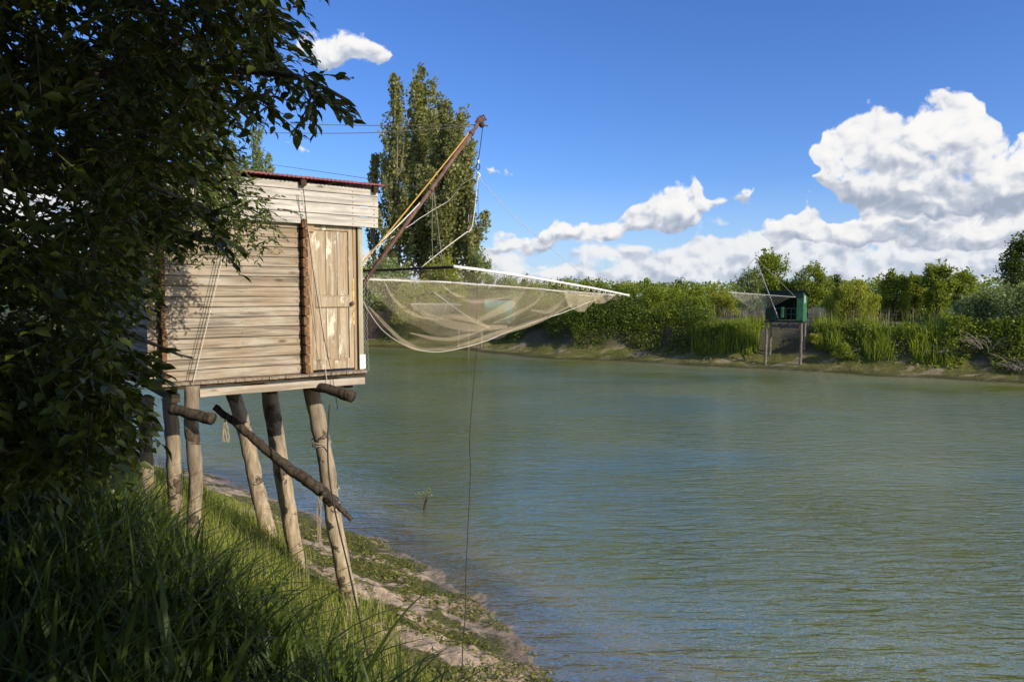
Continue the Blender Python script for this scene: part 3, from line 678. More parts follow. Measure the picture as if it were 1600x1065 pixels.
flap([(880, 452, 12.3), (905, 455, 12.5), (930, 458, 12.8), (955, 459, 13)], [(888, 478, 12.3), (903, 487, 12.4), (914, 487, 12.6), (925, 470, 12.8)])
flap([(925, 458, 12.8), (940, 460, 13), (958, 461, 13.1)], [(930, 474, 12.8), (944, 474, 13), (960, 463, 13.2)])
q = MB()
q.tube([p-O for p in resample([P(562, 462, 11.4), P(600, 518, 11.0), P(665, 549, 10.9), P(742, 538, 11.1), P(812, 511, 11.7), P(880, 488, 12.3), P(925, 470, 12.9)], 60, wob=.004)], .0065, 5)
q.tube([p-O for p in resample([P(556, 434, 11.4), P(620, 436, 11.2), P(705, 442, 11.2), P(780, 447, 11.6), P(850, 452, 12.2), P(925, 463, 12.9)], 40, wob=.004)], .008, 5)
for i in range(26):
    c0 = P1.lerp(Rr_, .02+i*.037)-O; q.tube([c0+Vector((.024*math.cos(t), .0, .024*math.sin(t)-.01)) for t in np.linspace(0, 6.3, 8)], .006, 4)
q.build('edge_cord', M['rope_w'], net, True)
rope('net_rope', [node, P(738, 350, 11.2), P(730, 362, 11)], .007, M['rope_w'], 'pale rope from the shackle down to the knot above the near net corner', n=12, sag=.03)
rope('net_rope', [P(730, 362, 11), P(695, 388, 10.8), P(658, 418, 10.7)], .008, M['rope_w'], 'pale rope slanting from the lower knot to the dark net pole', n=12)
rope('net_rope', [node, P(800, 335, 12.1), P(862, 389, 12.7)], .0055, M['wire'], 'thin pale line slanting right from the shackle across open sky', n=14)
rope('net_rope', [P(862, 389, 12.7), P(905, 425, 13.1), P(938, 457, 13.3)], .0035, M['wire'], 'hair thin line continuing down to the far end of the long net pole', n=10)
rope('net_rope', [node, P(747, 330, 11.7), P(748, 387, 11.8)], .0045, M['rope_d'], 'thin dark line hanging straight down from the shackle', n=12)
rope('net_rope', [P(748, 387, 11.8), P(757, 400, 12), P(780, 440, 12.8)], .0035, M['rope_d'], 'hair thin dark line running from the hanging line to the far pole', n=8)
rope('net_rope', [P(676, 300, 11.1), P(675, 360, 11.1), P(676, 415, 11.2)], .006, M['rope_g'], 'grey double rope hanging from the middle of the boom to the net, left strand', n=10)
rope('net_rope', [P(678, 300, 11.2), P(686, 370, 11.4), P(697, 437, 11.6)], .008, M['rope_g'], 'grey knotted rope hanging from the middle of the boom to the net, right strand', n=10, wob=.006)
rope('hauling_line', [P(746, 440, 12), P(745, 500, 11.6), P(745, 545, 11.2), P(740, 600, 10.8), P(734, 680, 10.2), P(735, 740, 9.7), P(731, 830, 9.1), P(728, 900, 8.7), P(727, 960, 8.4), P(723, 1010, 8), P(722, 1058, 7.6)], .0065, M['rope_d'], 'long thin dark line hanging from the net centre to the muddy shore', 'line', n=60)

# ------------------------------------------------------------ foliage builders
def rand_rot(n, up=0.0, r=rng):
    """random orthonormal frames; up biases the leaf normal to +z"""
    nrm = r.normal(size=(n, 3)); nrm[:, 2] += up*2; nrm /= np.linalg.norm(nrm, axis=1)[:, None]
    t = r.normal(size=(n, 3)); t -= (t*nrm).sum(1)[:, None]*nrm; t /= np.linalg.norm(t, axis=1)[:, None]
    return t, np.cross(nrm, t), nrm          # length axis, width axis, normal
T_QUAD = (np.array([(0, 0, 0), (.5, .5, .06), (1, 0, 0), (.5, -.5, .06)]), np.array([(0, 1, 2, 3)]))
T_LEAF = (np.array([(0, 0, 0), (.25, .30, .06), (.28, 0, -.01), (.25, -.30, .06), (.62, .26, .05), (.64, 0, -.04), (.62, -.26, .05), (1.0, 0, -.12)]),
          np.array([(0, 2, 1, 1), (0, 3, 2, 2), (1, 2, 5, 4), (2, 3, 6, 5), (4, 5, 7, 7), (5, 6, 7, 7)]))
def leaves(C, T, B, N, L, Wd, tmpl, var):
    tv, tf = tmpl; n = len(C)
    V = C[:, None]+tv[None, :, 0, None]*(T*L[:, None])[:, None]+tv[None, :, 1, None]*(B*Wd[:, None])[:, None]+tv[None, :, 2, None]*(N*L[:, None])[:, None]
    F = tf[None]+(np.arange(n)*len(tv))[:, None, None]
    return V.reshape(-1, 3), F.reshape(-1, tf.shape[1]), np.repeat(var, len(tv))
def leaf_obj(name, parts, mat_, parent=None, org=(0, 0, 0)):
    Vs, Fs, As = [], [], []; b = 0
    for V, F_, A in parts: Vs.append(V); Fs.append(F_+b); As.append(A); b += len(V)
    V = np.concatenate(Vs)-np.array(org); F_ = np.concatenate(Fs); A = np.concatenate(As)
    if F_.shape[1] == 4 and (F_[:, 2] == F_[:, 3]).any():   # triangles stored as repeated corners
        tri = F_[:, 2] == F_[:, 3]; me = bpy.data.meshes.new(name)
        cnt = np.where(tri, 3, 4); st = np.concatenate([[0], np.cumsum(cnt)[:-1]]); mask = np.ones(F_.shape, bool); mask[tri, 3] = False
        me.vertices.add(len(V)); me.vertices.foreach_set('co', V.astype(np.float32).ravel()); me.loops.add(int(cnt.sum())); me.loops.foreach_set('vertex_index', F_[mask].astype(np.int32))
        me.polygons.add(len(F_)); me.polygons.foreach_set('loop_start', st.astype(np.int32))
        at = me.attributes.new('var', 'FLOAT', 'POINT'); at.data.foreach_set('value', A.astype(np.float32)); me.update(calc_edges=True)
    else: me = npmesh(name, V, F_, {'var': A})
    return link(name, me, mat_, parent)

def tree(name, px, depth, ztop, w_, mat_, label, cat, kind='round', n=2600, lsz=.30, gap=.0, lean=0, group=None, zbot=None, bark='bark', clump=None, seed=None, pxtop=True):
    r = np.random.default_rng(seed if seed is not None else int(px*7+depth*13)); 
    x = (px-800)/FPX*depth; y = depth; gz = hz(x, y)
    top = CAMH+(462-ztop)/FPX*depth if pxtop else ztop; w2 = w_/FPX*depth/2
    Ht = top-gz; root = empty(name, (x, y, gz)); tag(root, label, cat, group)
    cb = {'round': .22, 'bush': .0, 'poplar': .06, 'willow': .08, 'tall': .3}[kind] if zbot is None else zbot
    zc0, zc1 = cb*Ht, Ht; nc = clump or {'round': 46, 'bush': 50, 'poplar': 120, 'willow': 40, 'tall': 42}[kind]
    t = r.random(nc); ang = r.random(nc)*6.283; rad = np.sqrt(r.random(nc)*.75+.25)
    if kind == 'poplar': env = np.interp(t, [0, .12, .35, .65, .88, 1], [.55, .9, 1, .80, .48, .12]); cs = w2*.42
    elif kind == 'bush': env = np.sqrt(np.clip(1-(t*.93)**2.4, 0, 1)); cs = min(w2, Ht)*.27
    else: env = np.sqrt(np.clip(1-(np.abs(t-.42)/.60)**2.2, 0.02, 1)); cs = min(w2, (zc1-zc0)/2)*.30
    env = env*(1-r.random(nc)*.35*(kind != 'poplar'))
    t = t*.95
    cc = np.stack([np.cos(ang)*rad*env*w2*.84, np.sin(ang)*rad*env*w2*.84, zc0+(zc1-zc0-cs*.6)*t], 1)
    cc[:, 0] += lean*(t**1.6)*w2
    csz = cs*r.uniform(.55, 1.2, nc)
    per = r.multinomial(n, csz**2/np.sum(csz**2)); ci = np.repeat(np.arange(nc), per); n = len(ci)
    if kind == 'poplar':
        npl = max(14, int(clump/4)) if clump else 16
        zs = r.uniform(.04, .74, npl)*Ht; ln = r.uniform(.16, .34, npl)*Ht; pa = r.random(npl)*6.283
        zs[0] = .55*Ht; ln[0] = .45*Ht
        zt_ = np.minimum(zs+ln, Ht*.97); ze = np.interp(zt_/Ht, [0, .12, .35, .65, .88, 1], [.7, 1.0, 1.1, 1.0, .72, .10])
        pr_ = w2*ze*r.uniform(.5, 1.25, npl); pr_[0] = 0; ln = zt_-zs
        ci = r.choice(npl, n, p=ln/ln.sum()); tt = r.beta(1.5, 1.15, n)
        ax_ = pr_[ci]*tt**.7; cen = np.stack([np.cos(pa[ci])*ax_, np.sin(pa[ci])*ax_, zs[ci]+ln[ci]*tt], 1)
        cen[:, 0] += lean*((cen[:, 2]/Ht)**1.6)*w2
        wob_ = np.sin(tt*17+ci*2.1)*.5+.6
        rad_ = w2*.46*(1-tt*.62)*wob_+.15
        d = r.normal(size=(n, 3)); d /= np.linalg.norm(d, axis=1)[:, None]
        Cp = cen+d*(rad_*r.random(n)**.5)[:, None]*np.array([1, 1, 1.6]); Cp[:, 0] += .25*r.random(n)*w2*.5
        csz = np.full(max(nc, npl), cs)
        cc[:min(nc, npl)] = np.stack([np.cos(pa)*pr_, np.sin(pa)*pr_, zt_-.3], 1)[:min(nc, npl)]; nc = min(nc, npl)
        n_c = len(csz); ci = np.minimum(ci, n_c-1)
    d = r.normal(size=(n, 3)); d /= np.linalg.norm(d, axis=1)[:, None]; rr = csz[ci]*(r.random(n)**.45)*1.05; ccx = cc[np.minimum(ci, len(cc)-1)]
    st = {'poplar': (.75, .75, 1.9), 'willow': (.9, .9, 1.5), 'bush': (1.15, 1.15, .85), 'round': (1.15, 1.15, .8), 'tall': (1, 1, .9)}[kind]
    C = ccx+d*rr[:, None]*np.array(st)
    if kind == 'poplar': C = Cp
    if kind != 'poplar':
        ns = 26; sc = cc[r.choice(len(cc), ns, p=(cc[:, 2]+.1)**2/np.sum((cc[:, 2]+.1)**2))]; up = r.normal(size=(ns, 3))*.45+np.array([0, 0, 1.]); up /= np.linalg.norm(up, axis=1)[:, None]
        sel = np.nonzero(r.random(n) < .13)[0]; si = r.integers(0, ns, len(sel)); f_ = r.random(len(sel))*r.uniform(.6, 1.0, ns)[si]
        C[sel] = sc[si]+up[si]*(f_*(cs*1.0+.13*Ht*(1 if kind != 'willow' else .3)))[:, None]+r.normal(size=(len(sel), 3))*cs*.16
        C[:, 2] = np.minimum(C[:, 2], Ht*1.03)
    C[:, 2] = np.maximum(C[:, 2], .03)
    T, B, N = rand_rot(n, .35, r)
    if kind == 'willow': T = T*.35+np.array([.1, 0, -1]); T /= np.linalg.norm(T, axis=1)[:, None]; B = np.cross(N, T); B /= np.linalg.norm(B, axis=1)[:, None]; N = np.cross(T, B)
    if kind == 'poplar': T = T*.6+np.array([.45, 0, .5]); T /= np.linalg.norm(T, axis=1)[:, None]; B = np.cross(N, T); B /= np.linalg.norm(B, axis=1)[:, None]; N = np.cross(T, B)
    L = lsz*r.uniform(.6, 1.35, n); var = np.clip(r.normal(.5, .22, n)+(r.random(400)[ci]-.5)*.5, 0, 1)
    wdt = L*({'willow': .32, 'poplar': .7}.get(kind, .72))
    leaf_obj('crown', [leaves(C, T, B, N, L, wdt, T_QUAD, var)], mat_, root)
    q = MB(); tr_ = max(.05, Ht*.016) if kind != 'bush' else max(.03, Ht*.014)
    tp = [Vector((0, 0, -.3))]+[Vector((lean*w2*(f**1.6)+r.normal()*.02*Ht*f*.5, r.normal()*.02*Ht*f*.5, Ht*f*.92)) for f in (.15, .35, .6, .85)]
    if kind in ('bush',): tp = tp[:4]
    q.tube(resample(tp, 12), [tr_*(1-.85*i/11) for i in range(12)], 7)
    for j in r.choice(nc, min(nc, 22 if kind == 'poplar' else 16), replace=False):
        c = Vector(cc[j]); f = max(.05, min(.8, (c.z/Ht)*(.45 if kind != 'poplar' else .7))); s0 = Vector((lean*w2*(f**1.6), 0, Ht*f*.92))
        q.tube(resample([s0, s0.lerp(c, .5)+Vector((0, 0, -.03*Ht)), c+Vector((0, 0, csz[j]*.5))], 6), [tr_*.38*(1-.8*i/5) for i in range(6)], 5)
    q.build('trunk', M[bark], root)
    return root
G_far = 'trees and bushes on the far bank'
# poplars behind the left end of the far bank
tree('poplar_tree', 622, 80, 118, 70, M['leaf_pop'], 'slim sparse poplar, leftmost of the tall group behind the net', 'poplar', 'poplar', 7800, .38, lean=-.12, group='tall poplars behind the net', bark='palebark', clump=150)
tree('poplar_tree', 664, 84, 100, 94, M['leaf_pop'], 'tallest poplar, in the middle of the group behind the boom', 'poplar', 'poplar', 19000, .38, lean=-.15, group='tall poplars behind the net', bark='palebark', clump=170)
tree('poplar_tree', 704, 78, 156, 98, M['leaf_pop'], 'broad dense poplar at the right of the tall group', 'poplar', 'poplar', 30000, .36, lean=-.2, group='tall poplars behind the net', bark='palebark', clump=170)
tree('poplar_tree', 586, 82, 238, 32, M['leaf_pop'], 'short thin poplar just right of the red roof edge', 'poplar', 'poplar', 3400, .34, group='tall poplars behind the net', bark='palebark')
tree('poplar_tree', 734, 76, 262, 30, M['leaf_pop'], 'small poplar under the shackle, right edge of the tall group', 'poplar', 'poplar', 3800, .34, group='tall poplars behind the net', bark='palebark')
tree('poplar_tree', 402, 118, 196, 66, M['leaf_sil'], 'distant pointed poplar rising above the red hut roof', 'poplar', 'poplar', 6000, .46, lean=-.05, group='distant poplars above the roof')
tree('poplar_tree', 368, 122, 216, 48, M['leaf_sil'], 'smaller distant poplar left of the pointed one above the roof', 'poplar', 'poplar', 3000, .46, group='distant poplars above the roof')
tree('poplar_tree', 342, 120, 228, 46, M['leaf_sil'], 'distant poplar half hidden by hanging leaves above the roof', 'poplar', 'poplar', 2600, .46, group='distant poplars above the roof')
FB = [ # name, px, depth, ytop, wpx, mat, kind, n, lsz, label
 ('willow_bush', 610, 73, 395, 100, 'leaf_sil', 'bush', 3600, .34, 'grey green willow bush seen through the left part of the net'),
 ('willow_bush', 690, 71, 405, 110, 'leaf_yel', 'bush', 3800, .32, 'yellowish willow bush behind the middle of the net'),
 ('willow_bush', 560, 76, 400, 90, 'leaf_mid', 'bush', 2400, .34, 'green bush half hidden behind the hut corner post'),
 ('willow_bush', 650, 70, 440, 100, 'leaf_yel', 'bush', 2600, .28, 'low yellowish bush on the bank under the poplars'),
 ('willow_tree', 752, 74, 392, 54, 'leaf_sil', 'round', 2600, .30, 'loose grey green tree right of the poplars above the pale green hut'),
 ('willow_bush', 790, 72, 432, 80, 'leaf_sil', 'bush', 2500, .28, 'low grey green bush beside the pale green hut'),
 ('hedge_tree', 832, 90, 438, 60, 'leaf_mid', 'bush', 1500, .36, 'far hedge tree right of the pale green hut'),
 ('hedge_tree', 820, 130, 428, 18, 'leaf_dark', 'round', 700, .42, 'tiny round dark tree peeking over the long net pole'),
 ('hedge_tree', 880, 82, 436, 70, 'leaf_mid', 'bush', 1900, .33, 'hedge tree behind the right half of the net'),
 ('hedge_tree', 925, 84, 434, 74, 'leaf_mid', 'bush', 2000, .33, 'hedge tree behind the tip of the long net pole'),
 ('hedge_tree', 975, 84, 438, 70, 'leaf_yel', 'bush', 2000, .33, 'yellow green hedge tree above the dark bush'),
 ('hedge_tree', 1020, 82, 436, 66, 'leaf_mid', 'bush', 2000, .33, 'hedge tree over the middle of the far bank'),
 ('hedge_tree', 1062, 110, 436, 24, 'leaf_dark', 'round', 800, .40, 'small dark round tree on the hedge skyline'),
 ('hedge_tree', 1075, 80, 442, 80, 'leaf_mid', 'bush', 2000, .33, 'hedge tree right of the small dark round one'),
 ('hedge_tree', 1120, 74, 452, 80, 'leaf_yel', 'bush', 1900, .30, 'pale hedge tree left of the dark green hut'),
 ('bush', 850, 62, 466, 80, 'leaf_mid', 'bush', 2600, .22, 'green bush low on the bank right of the pale green hut'),
 ('bush', 900, 59.5, 462, 84, 'leaf_dark', 'bush', 3600, .22, 'dark bush behind the drooping end of the net'),
 ('bush', 962, 60, 448, 110, 'leaf_dark', 'bush', 5200, .23, 'large dark bush just right of the net tip'),
 ('bush', 1035, 58, 446, 110, 'leaf_mid', 'bush', 5000, .22, 'large rounded green bush in the middle of the far bank'),
 ('bush', 1088, 57.5, 462, 84, 'leaf_mid', 'bush', 3400, .21, 'rounded green bush beside the reed bed'),
 ('bush', 1003, 56, 482, 72, 'leaf_dark', 'bush', 2200, .20, 'low dark bush overhanging the mud'),
 ('ash_tree', 1200, 68, 393, 80, 'leaf_mid', 'round', 4200, .30, 'tall leafy tree rising behind the dark green hut'),
 ('ash_tree', 1170, 67, 420, 56, 'leaf_sil', 'round', 2200, .27, 'greyish tree left of the tall one behind the dark green hut'),
 ('ash_tree', 1262, 66, 412, 84, 'leaf_mid', 'round', 3600, .28, 'broad tree right of the tall one behind the dark green hut'),
 ('ash_tree', 1300, 74, 432, 60, 'leaf_dark', 'round', 1800, .28, 'dark tree behind the drooping yellow green willow'),
 ('weeping_willow', 1332, 51, 438, 96, 'leaf_yel', 'willow', 5200, .26, 'drooping yellow green willow right of the dark green hut'),
 ('weeping_willow', 1310, 53, 448, 60, 'leaf_yel', 'willow', 2600, .26, 'smaller drooping willow touching the larger yellow green one'),
 ('young_ash', 1395, 54, 424, 60, 'leaf_mid', 'tall', 2200, .24, 'young tree with a small topknot right of the willow'),
 ('young_ash', 1425, 55, 428, 48, 'leaf_mid', 'tall', 1800, .24, 'slender young tree between the topknot tree and the tall ash'),
 ('young_ash', 1463, 52, 408, 62, 'leaf_mid', 'tall', 2800, .25, 'tall young ash standing clear above the hedge at right'),
 ('young_ash', 1502, 52, 421, 50, 'leaf_mid', 'tall', 1800, .24, 'open young ash left of the big grey green willow'),
 ('hedge_tree', 1370, 62, 448, 110, 'leaf_dark', 'bush', 2600, .25, 'dark hedge behind the young trees, left part'),
 ('hedge_tree', 1450, 60, 452, 110, 'leaf_mid', 'bush', 2600, .25, 'green hedge behind the young trees, right part'),
 ('ash_tree', 1600, 58, 368, 96, 'leaf_dark', 'round', 4200, .30, 'tall dark tree at the right edge of the photo'),
 ('grey_willow', 1575, 44, 438, 130, 'leaf_sil', 'bush', 6200, .20, 'big grey green willow bush at the right edge over the mud'),
 ('grey_willow', 1520, 45, 458, 80, 'leaf_sil', 'bush', 3200, .19, 'smaller grey green willow bush left of the big one'),
 ('grey_willow', 1640, 42, 440, 120, 'leaf_sil', 'bush', 4000, .20, 'grey green willow bush running out of the frame'),
 ('small_bush', 1318, 45.6, 536, 46, 'leaf_mid', 'bush', 1500, .13, 'small round bush on the mud right of the dark green hut'),
 ('small_bush', 1275, 47.5, 520, 34, 'leaf_yel', 'bush', 1000, .13, 'small pale bush beside the right stilts of the dark green hut'),
]
for (nm, px, dp, yt, wp_, mt, kd, n_, ls_, lb) in FB:
    tree(nm, px, dp, yt, wp_, M[mt], lb, nm.split('_')[-1], kd, int(n_*2.0), ls_*.68, group=G_far)

# far hedge line so that the horizon is closed all round
def blob_wood(name, x0, y0, x1, y1, n, hgt_, lsz, mt):
    f = rng.random(n); x = x0+(x1-x0)*f+rng.normal(size=n)*3; y = y0+(y1-y0)*f+rng.normal(size=n)*5
    hh = hgt_*(.65+.55*(vnoise(x*.09, y*.09)+.5)+.25*vnoise(x*.4, y*.4)); z = height(x, y)+hh*rng.random(n)**.7
    T, B, N = rand_rot(n, .3); L = lsz*rng.uniform(.6, 1.3, n)
    return leaves(np.stack([x, y, z], 1), T, B, N, L, L*.75, T_QUAD, np.clip(rng.normal(.5, .25, n), 0, 1))
o = leaf_obj('distant_woodland', [blob_wood('', -160, 150, 170, 120, 60000, 4.6, .55, None), blob_wood('', 170, 120, 230, -60, 6000, 7, 1.4, None), blob_wood('', -160, 150, -260, 20, 5000, 8, 1.5, None)], M['leaf_mid'])
tag(o, 'distant line of woodland along the horizon', 'woodland', kind='stuff')

# ------------------------------------------------------------ blades: reeds and grass
def blades(x, y, z, hgt_, wid, lean, seg=4, droop=.6, r=rng):
    n = len(x); a = r.random(n)*6.283; dx, dy = np.cos(a), np.sin(a); px_, py_ = -dy, dx
    ts = np.linspace(0, 1, seg+1); V = np.zeros((n, (seg+1)*2, 3))
    for i, t in enumerate(ts):
        off = lean*(t**2)*hgt_; zz = hgt_*(t-droop*lean*t**3*.6)
        w_ = wid*(1-t**1.8)*.5*(.55+.45*min(1, t*5))+.0006
        cx, cy = x+dx*off, y+dy*off
        V[:, 2*i, 0] = cx+px_*w_; V[:, 2*i, 1] = cy+py_*w_; V[:, 2*i+1, 0] = cx-px_*w_; V[:, 2*i+1, 1] = cy-py_*w_
        V[:, 2*i, 2] = z+zz; V[:, 2*i+1, 2] = z+zz
    f = np.array([(2*i, 2*i+1, 2*i+3, 2*i+2) for i in range(seg)])
    F_ = (f[None]+(np.arange(n)*(seg+1)*2)[:, None, None]).reshape(-1, 4)
    return V.reshape(-1, 3), F_, np.repeat(r.random(n), (seg+1)*2)
def scatter(x0, x1, y0, y1, n, cond):
    x = rng.uniform(x0, x1, n); y = rng.uniform(y0, y1, n); k_ = cond(x, y); x, y = x[k_], y[k_]; return x, y, height(x, y)
def band(n, s0, s1, xa=-25, xb=42):
    seg = [(p, q) for p, q in zip(FAR[:-1], FAR[1:]) if q[0] > xa and p[0] < xb]
    Ls = np.array([np.hypot(*(q-p)) for p, q in seg]); i = rng.choice(len(seg), n, p=Ls/Ls.sum()); t = rng.random(n)
    p = np.array([a for a, b in seg])[i]; q = np.array([b for a, b in seg])[i]; d = (q-p)/Ls[i][:, None]
    o_ = rng.uniform(s0, s1, n); c = p+(q-p)*t[:, None]+np.stack([-d[:, 1], d[:, 0]], 1)*o_[:, None]; return c[:, 0], c[:, 1]
def sn_(x, y): return -sdist(x, y, NEAR)
# tall reeds of the near bank
x, y, z = scatter(-9, 1.2, 1.3, 9.5, 17000, lambda x, y: (sn_(x, y) > 2.9+vnoise(x*1.2, y*1.2)*1.2) & (x > -.80*y-.6) & (y < 5.3-x*.85) & (vnoise(x*2+9, y*2) > -.38) & ((x+4.5)**2*0+y > 1.3))
s_ = sn_(x, y)
hg = rng.uniform(.5, 1.15, len(x))*np.interp(s_, [2.6, 3.6, 5.5], [.4, .8, 1.0])*np.interp(y, [1.3, 3.5, 6], [.75, .95, 1.0])*np.clip((5.0-x*.85-y)/1.6+.3, .22, 1)
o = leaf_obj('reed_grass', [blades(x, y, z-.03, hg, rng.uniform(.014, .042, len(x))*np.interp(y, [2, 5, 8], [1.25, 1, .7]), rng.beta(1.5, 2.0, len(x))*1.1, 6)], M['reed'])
tag(o, 'tall dark reed grass filling the shaded near bank', 'grass', kind='stuff')
x, y, z = scatter(-7, .6, 1.6, 8.5, 8000, lambda x, y: (sn_(x, y) > 3.3+vnoise(x*1.2, y*1.2)*1.0) & (x > -.80*y-.6) & (y < 5.6-x*.8) & (vnoise(x*1.6+3, y*1.6) > -.15))
o = leaf_obj('broad_reed_blades', [blades(x, y, z-.03, rng.uniform(.7, 1.35, len(x))*np.clip((4.9-x*.85-y)/1.8+.3, .2, 1), rng.uniform(.028, .052, len(x)), rng.beta(2.2, 1.6, len(x))*1.15, 9)], M['reed_w'])
tag(o, 'broad arching reed blades scattered through the near bank grass', 'grass', kind='stuff')
x, y, z = scatter(-9, .4, 4.5, 16, 2600, lambda x, y: (sn_(x, y) > 2.0) & (x > -.80*y) & (vnoise(x*1.4, y*1.4+7) > .0))
o = leaf_obj('dead_straw', [blades(x, y, z, rng.uniform(.3, .75, len(x)), rng.uniform(.005, .010, len(x)), rng.beta(1.2, 2, len(x))*1.1, 4)], M['reed_dry'])
tag(o, 'dry buff straw stems among the bank grass', 'grass', kind='stuff')
# bright shorter grass on the sunlit slope
x, y, z = scatter(-16, .4, 5.2, 21, 150000, lambda x, y: (sn_(x, y) > 2.0+vnoise(x*1.1, y*1.1)*1.5) & (sn_(x, y) < 8) & (x > -.82*y) & ((y > 4.7-x*.85)) & (rng.random(len(x)) < .8))
s_ = sn_(x, y); hg = rng.uniform(.14, .42, len(x))*np.interp(s_, [1.2, 2.4, 3.8], [.35, .8, 1.25])
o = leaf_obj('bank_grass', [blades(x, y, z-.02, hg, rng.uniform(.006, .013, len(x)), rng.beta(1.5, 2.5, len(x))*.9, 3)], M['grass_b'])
tag(o, 'short sunlit grass on the slope under the hut', 'grass', kind='stuff')
# river weed lying on the mud
x, y, z = scatter(-5, 3.2, 5.5, 14, 60000, lambda x, y: (sn_(x, y) > .05) & (sn_(x, y) < 3.2) & (fbm(x*.9+3, y*1.9, 3) > -.08))
T, B, N = rand_rot(len(x), 1.2); L = rng.uniform(.03, .085, len(x))
o = leaf_obj('river_weed', [leaves(np.stack([x, y, z+.008], 1), T, B, N, L, L*.4, T_QUAD, rng.random(len(x)))], M['algae'])
tag(o, 'olive river weed in patches on the near mud', 'river weed', kind='stuff')
# reeds on the far bank
def sf_(x, y): return sdist(x, y, FAR)
x, y = band(70000, 2.0, 8); k_ = (lambda x, y: (sf_(x, y) > 2.2+vnoise(x*.5, y*.5)*2.6) & (vnoise(x*.9+5, y*.9) > -.18) & (sf_(x, y) < 8.0) & (vnoise(x*.35, y*.35) > -.30+.5*((x/y*1100+800 < 1085) | (x/y*1100+800 > 1490))) & (x/y*1100+800 > 560) & ((np.abs(x/y*1100+800-1230) > 42) | (sf_(x, y) > 6)) & ((x/y*1100+800 < 780) | (x/y*1100+800 > 1080)) & (y > .9*np.abs(x)-2))(x, y); x, y = x[k_], y[k_]; z = height(x, y)
hg = rng.uniform(.45, 1.25, len(x))*(.75+.9*(vnoise(x*.6, y*.6)+.25))*np.where(rng.random(len(x)) < .5, .7, 1.1); o = leaf_obj('far_reeds', [blades(x, y, z-.05, hg, rng.uniform(.03, .07, len(x)), rng.random(len(x))*.45, 3)], M['reed_far'])
tag(o, 'green reeds along the top of the far bank', 'reeds', kind='stuff')
x, y, z = scatter(0, 50, 25, 75, 26000, lambda x, y: (rng.random(len(x)) < .35) & (sf_(x, y) > 5.5) & (sf_(x, y) < 10) & (vnoise(x*.2+4, y*.2) > .0) & (x/y*1100+800 > 1100) & (y > .9*np.abs(x)-2))
o = leaf_obj('dry_reeds', [blades(x, y, z+.3, rng.uniform(.8, 1.5, len(x)), rng.uniform(.03, .06, len(x)), rng.random(len(x))*.25, 2)], M['reed_dry'])
tag(o, 'dry buff reed heads standing behind the green reeds', 'reeds', kind='stuff')
# low undergrowth hiding the foot of the far bushes
n_ = 230000; x, y = band(n_, 1.5, 7); s_ = sf_(x, y); qx = x/y*1100+800
lump = np.clip(1-np.abs(s_-4.0)/2.4, 0, 1)*(.55+.9*np.clip(vnoise(x*.55, y*.55)+.5, 0, 1))*2.3*np.where((qx > 1110) & (qx < 1480), .33, 1.0)
k_ = ((np.abs(qx-1231) > 44) | (s_ > 5)) & (s_ > 1.9+vnoise(x*.5, y*.5)*2.4) & (s_ < 7) & (y > .9*np.abs(x)-2) & (rng.random(n_) < lump); x, y, lump = x[k_], y[k_], lump[k_]
z = height(x, y)+lump*rng.random(len(x))**.6; T, B, N = rand_rot(len(x), .4); L = rng.uniform(.07, .20, len(x))
C = np.stack([x, y, z], 1); vv = rng.random(len(x)); dk = (x/y*1100+800+60*vnoise(x*.4, y*.4) < 1095) | (vnoise(x*.35+9, y*.35) > .12)
for a_, m_, n_, l_ in ((dk, 'leaf_dark', 'dark_undergrowth', 'dark leafy undergrowth below the bushes at the edge of the far bank'), (~dk, 'leaf_mid', 'undergrowth', 'bright leafy undergrowth among the reeds at the edge of the far bank')):
    o = leaf_obj(n_, [leaves(C[a_], T[a_], B[a_], N[a_], L[a_], L[a_]*.7, T_QUAD, vv[a_])], M[m_]); tag(o, l_, 'undergrowth', kind='stuff')
x, y, z = scatter(-35, 60, 20, 85, 90000, lambda x, y: (sf_(x, y) > .5) & (sf_(x, y) < 3.6) & (fbm(x*.6, y*.6, 3) > -.10) & (y > .9*np.abs(x)-2))
o = leaf_obj('far_bank_weed', [blades(x, y, z-.02, rng.uniform(.08, .30, len(x)), rng.uniform(.03, .06, len(x)), rng.random(len(x))*.9, 2)], M['algae'])
tag(o, 'olive weed tufts on the mud of the far bank', 'river weed', kind='stuff')

# ------------------------------------------------------------ leafy plants in the near grass
def plant(px, py, dep, h_, nl, mt, label, ll=.10):
    p = P(px, py, dep); gz = hz(p.x, p.y); root = empty('leafy_plant', (p.x, p.y, gz)); tag(root, label, 'plant', 'leafy plants in the near bank grass')
    st = MB(); Cs, Ts = [], []
    for s in range(5):
        a = random.random()*6.28; tp = Vector((math.cos(a)*h_*.3, math.sin(a)*h_*.3, h_*random.uniform(.7, 1.05)))
        pts = resample([Vector((0, 0, -.05)), tp*.5+Vector((0, 0, h_*.08)), tp], 10); st.tube(pts, [.007*(1-.7*i/9) for i in range(10)], 5)
        for i in range(nl):
            f = .25+.75*i/nl; q_ = pts[min(9, int(f*9))]; b = i*2.4+s; Cs.append(q_); Ts.append((math.cos(b), math.sin(b), random.uniform(-.35, .4)))
    C = np.array(Cs); T = np.array(Ts); T /= np.linalg.norm(T, axis=1)[:, None]; N = np.array([0, 0, 1.])-T*T[:, 2:3]; N /= np.linalg.norm(N, axis=1)[:, None]; B = np.cross(N, T)
    L = rng.uniform(.6, 1.2, len(C))*ll
    st.build('stem', M['leaf_mid'], root); leaf_obj('leaves', [leaves(C, T, B, N, L, L*.8, T_LEAF, rng.random(len(C)))], M[mt], root)
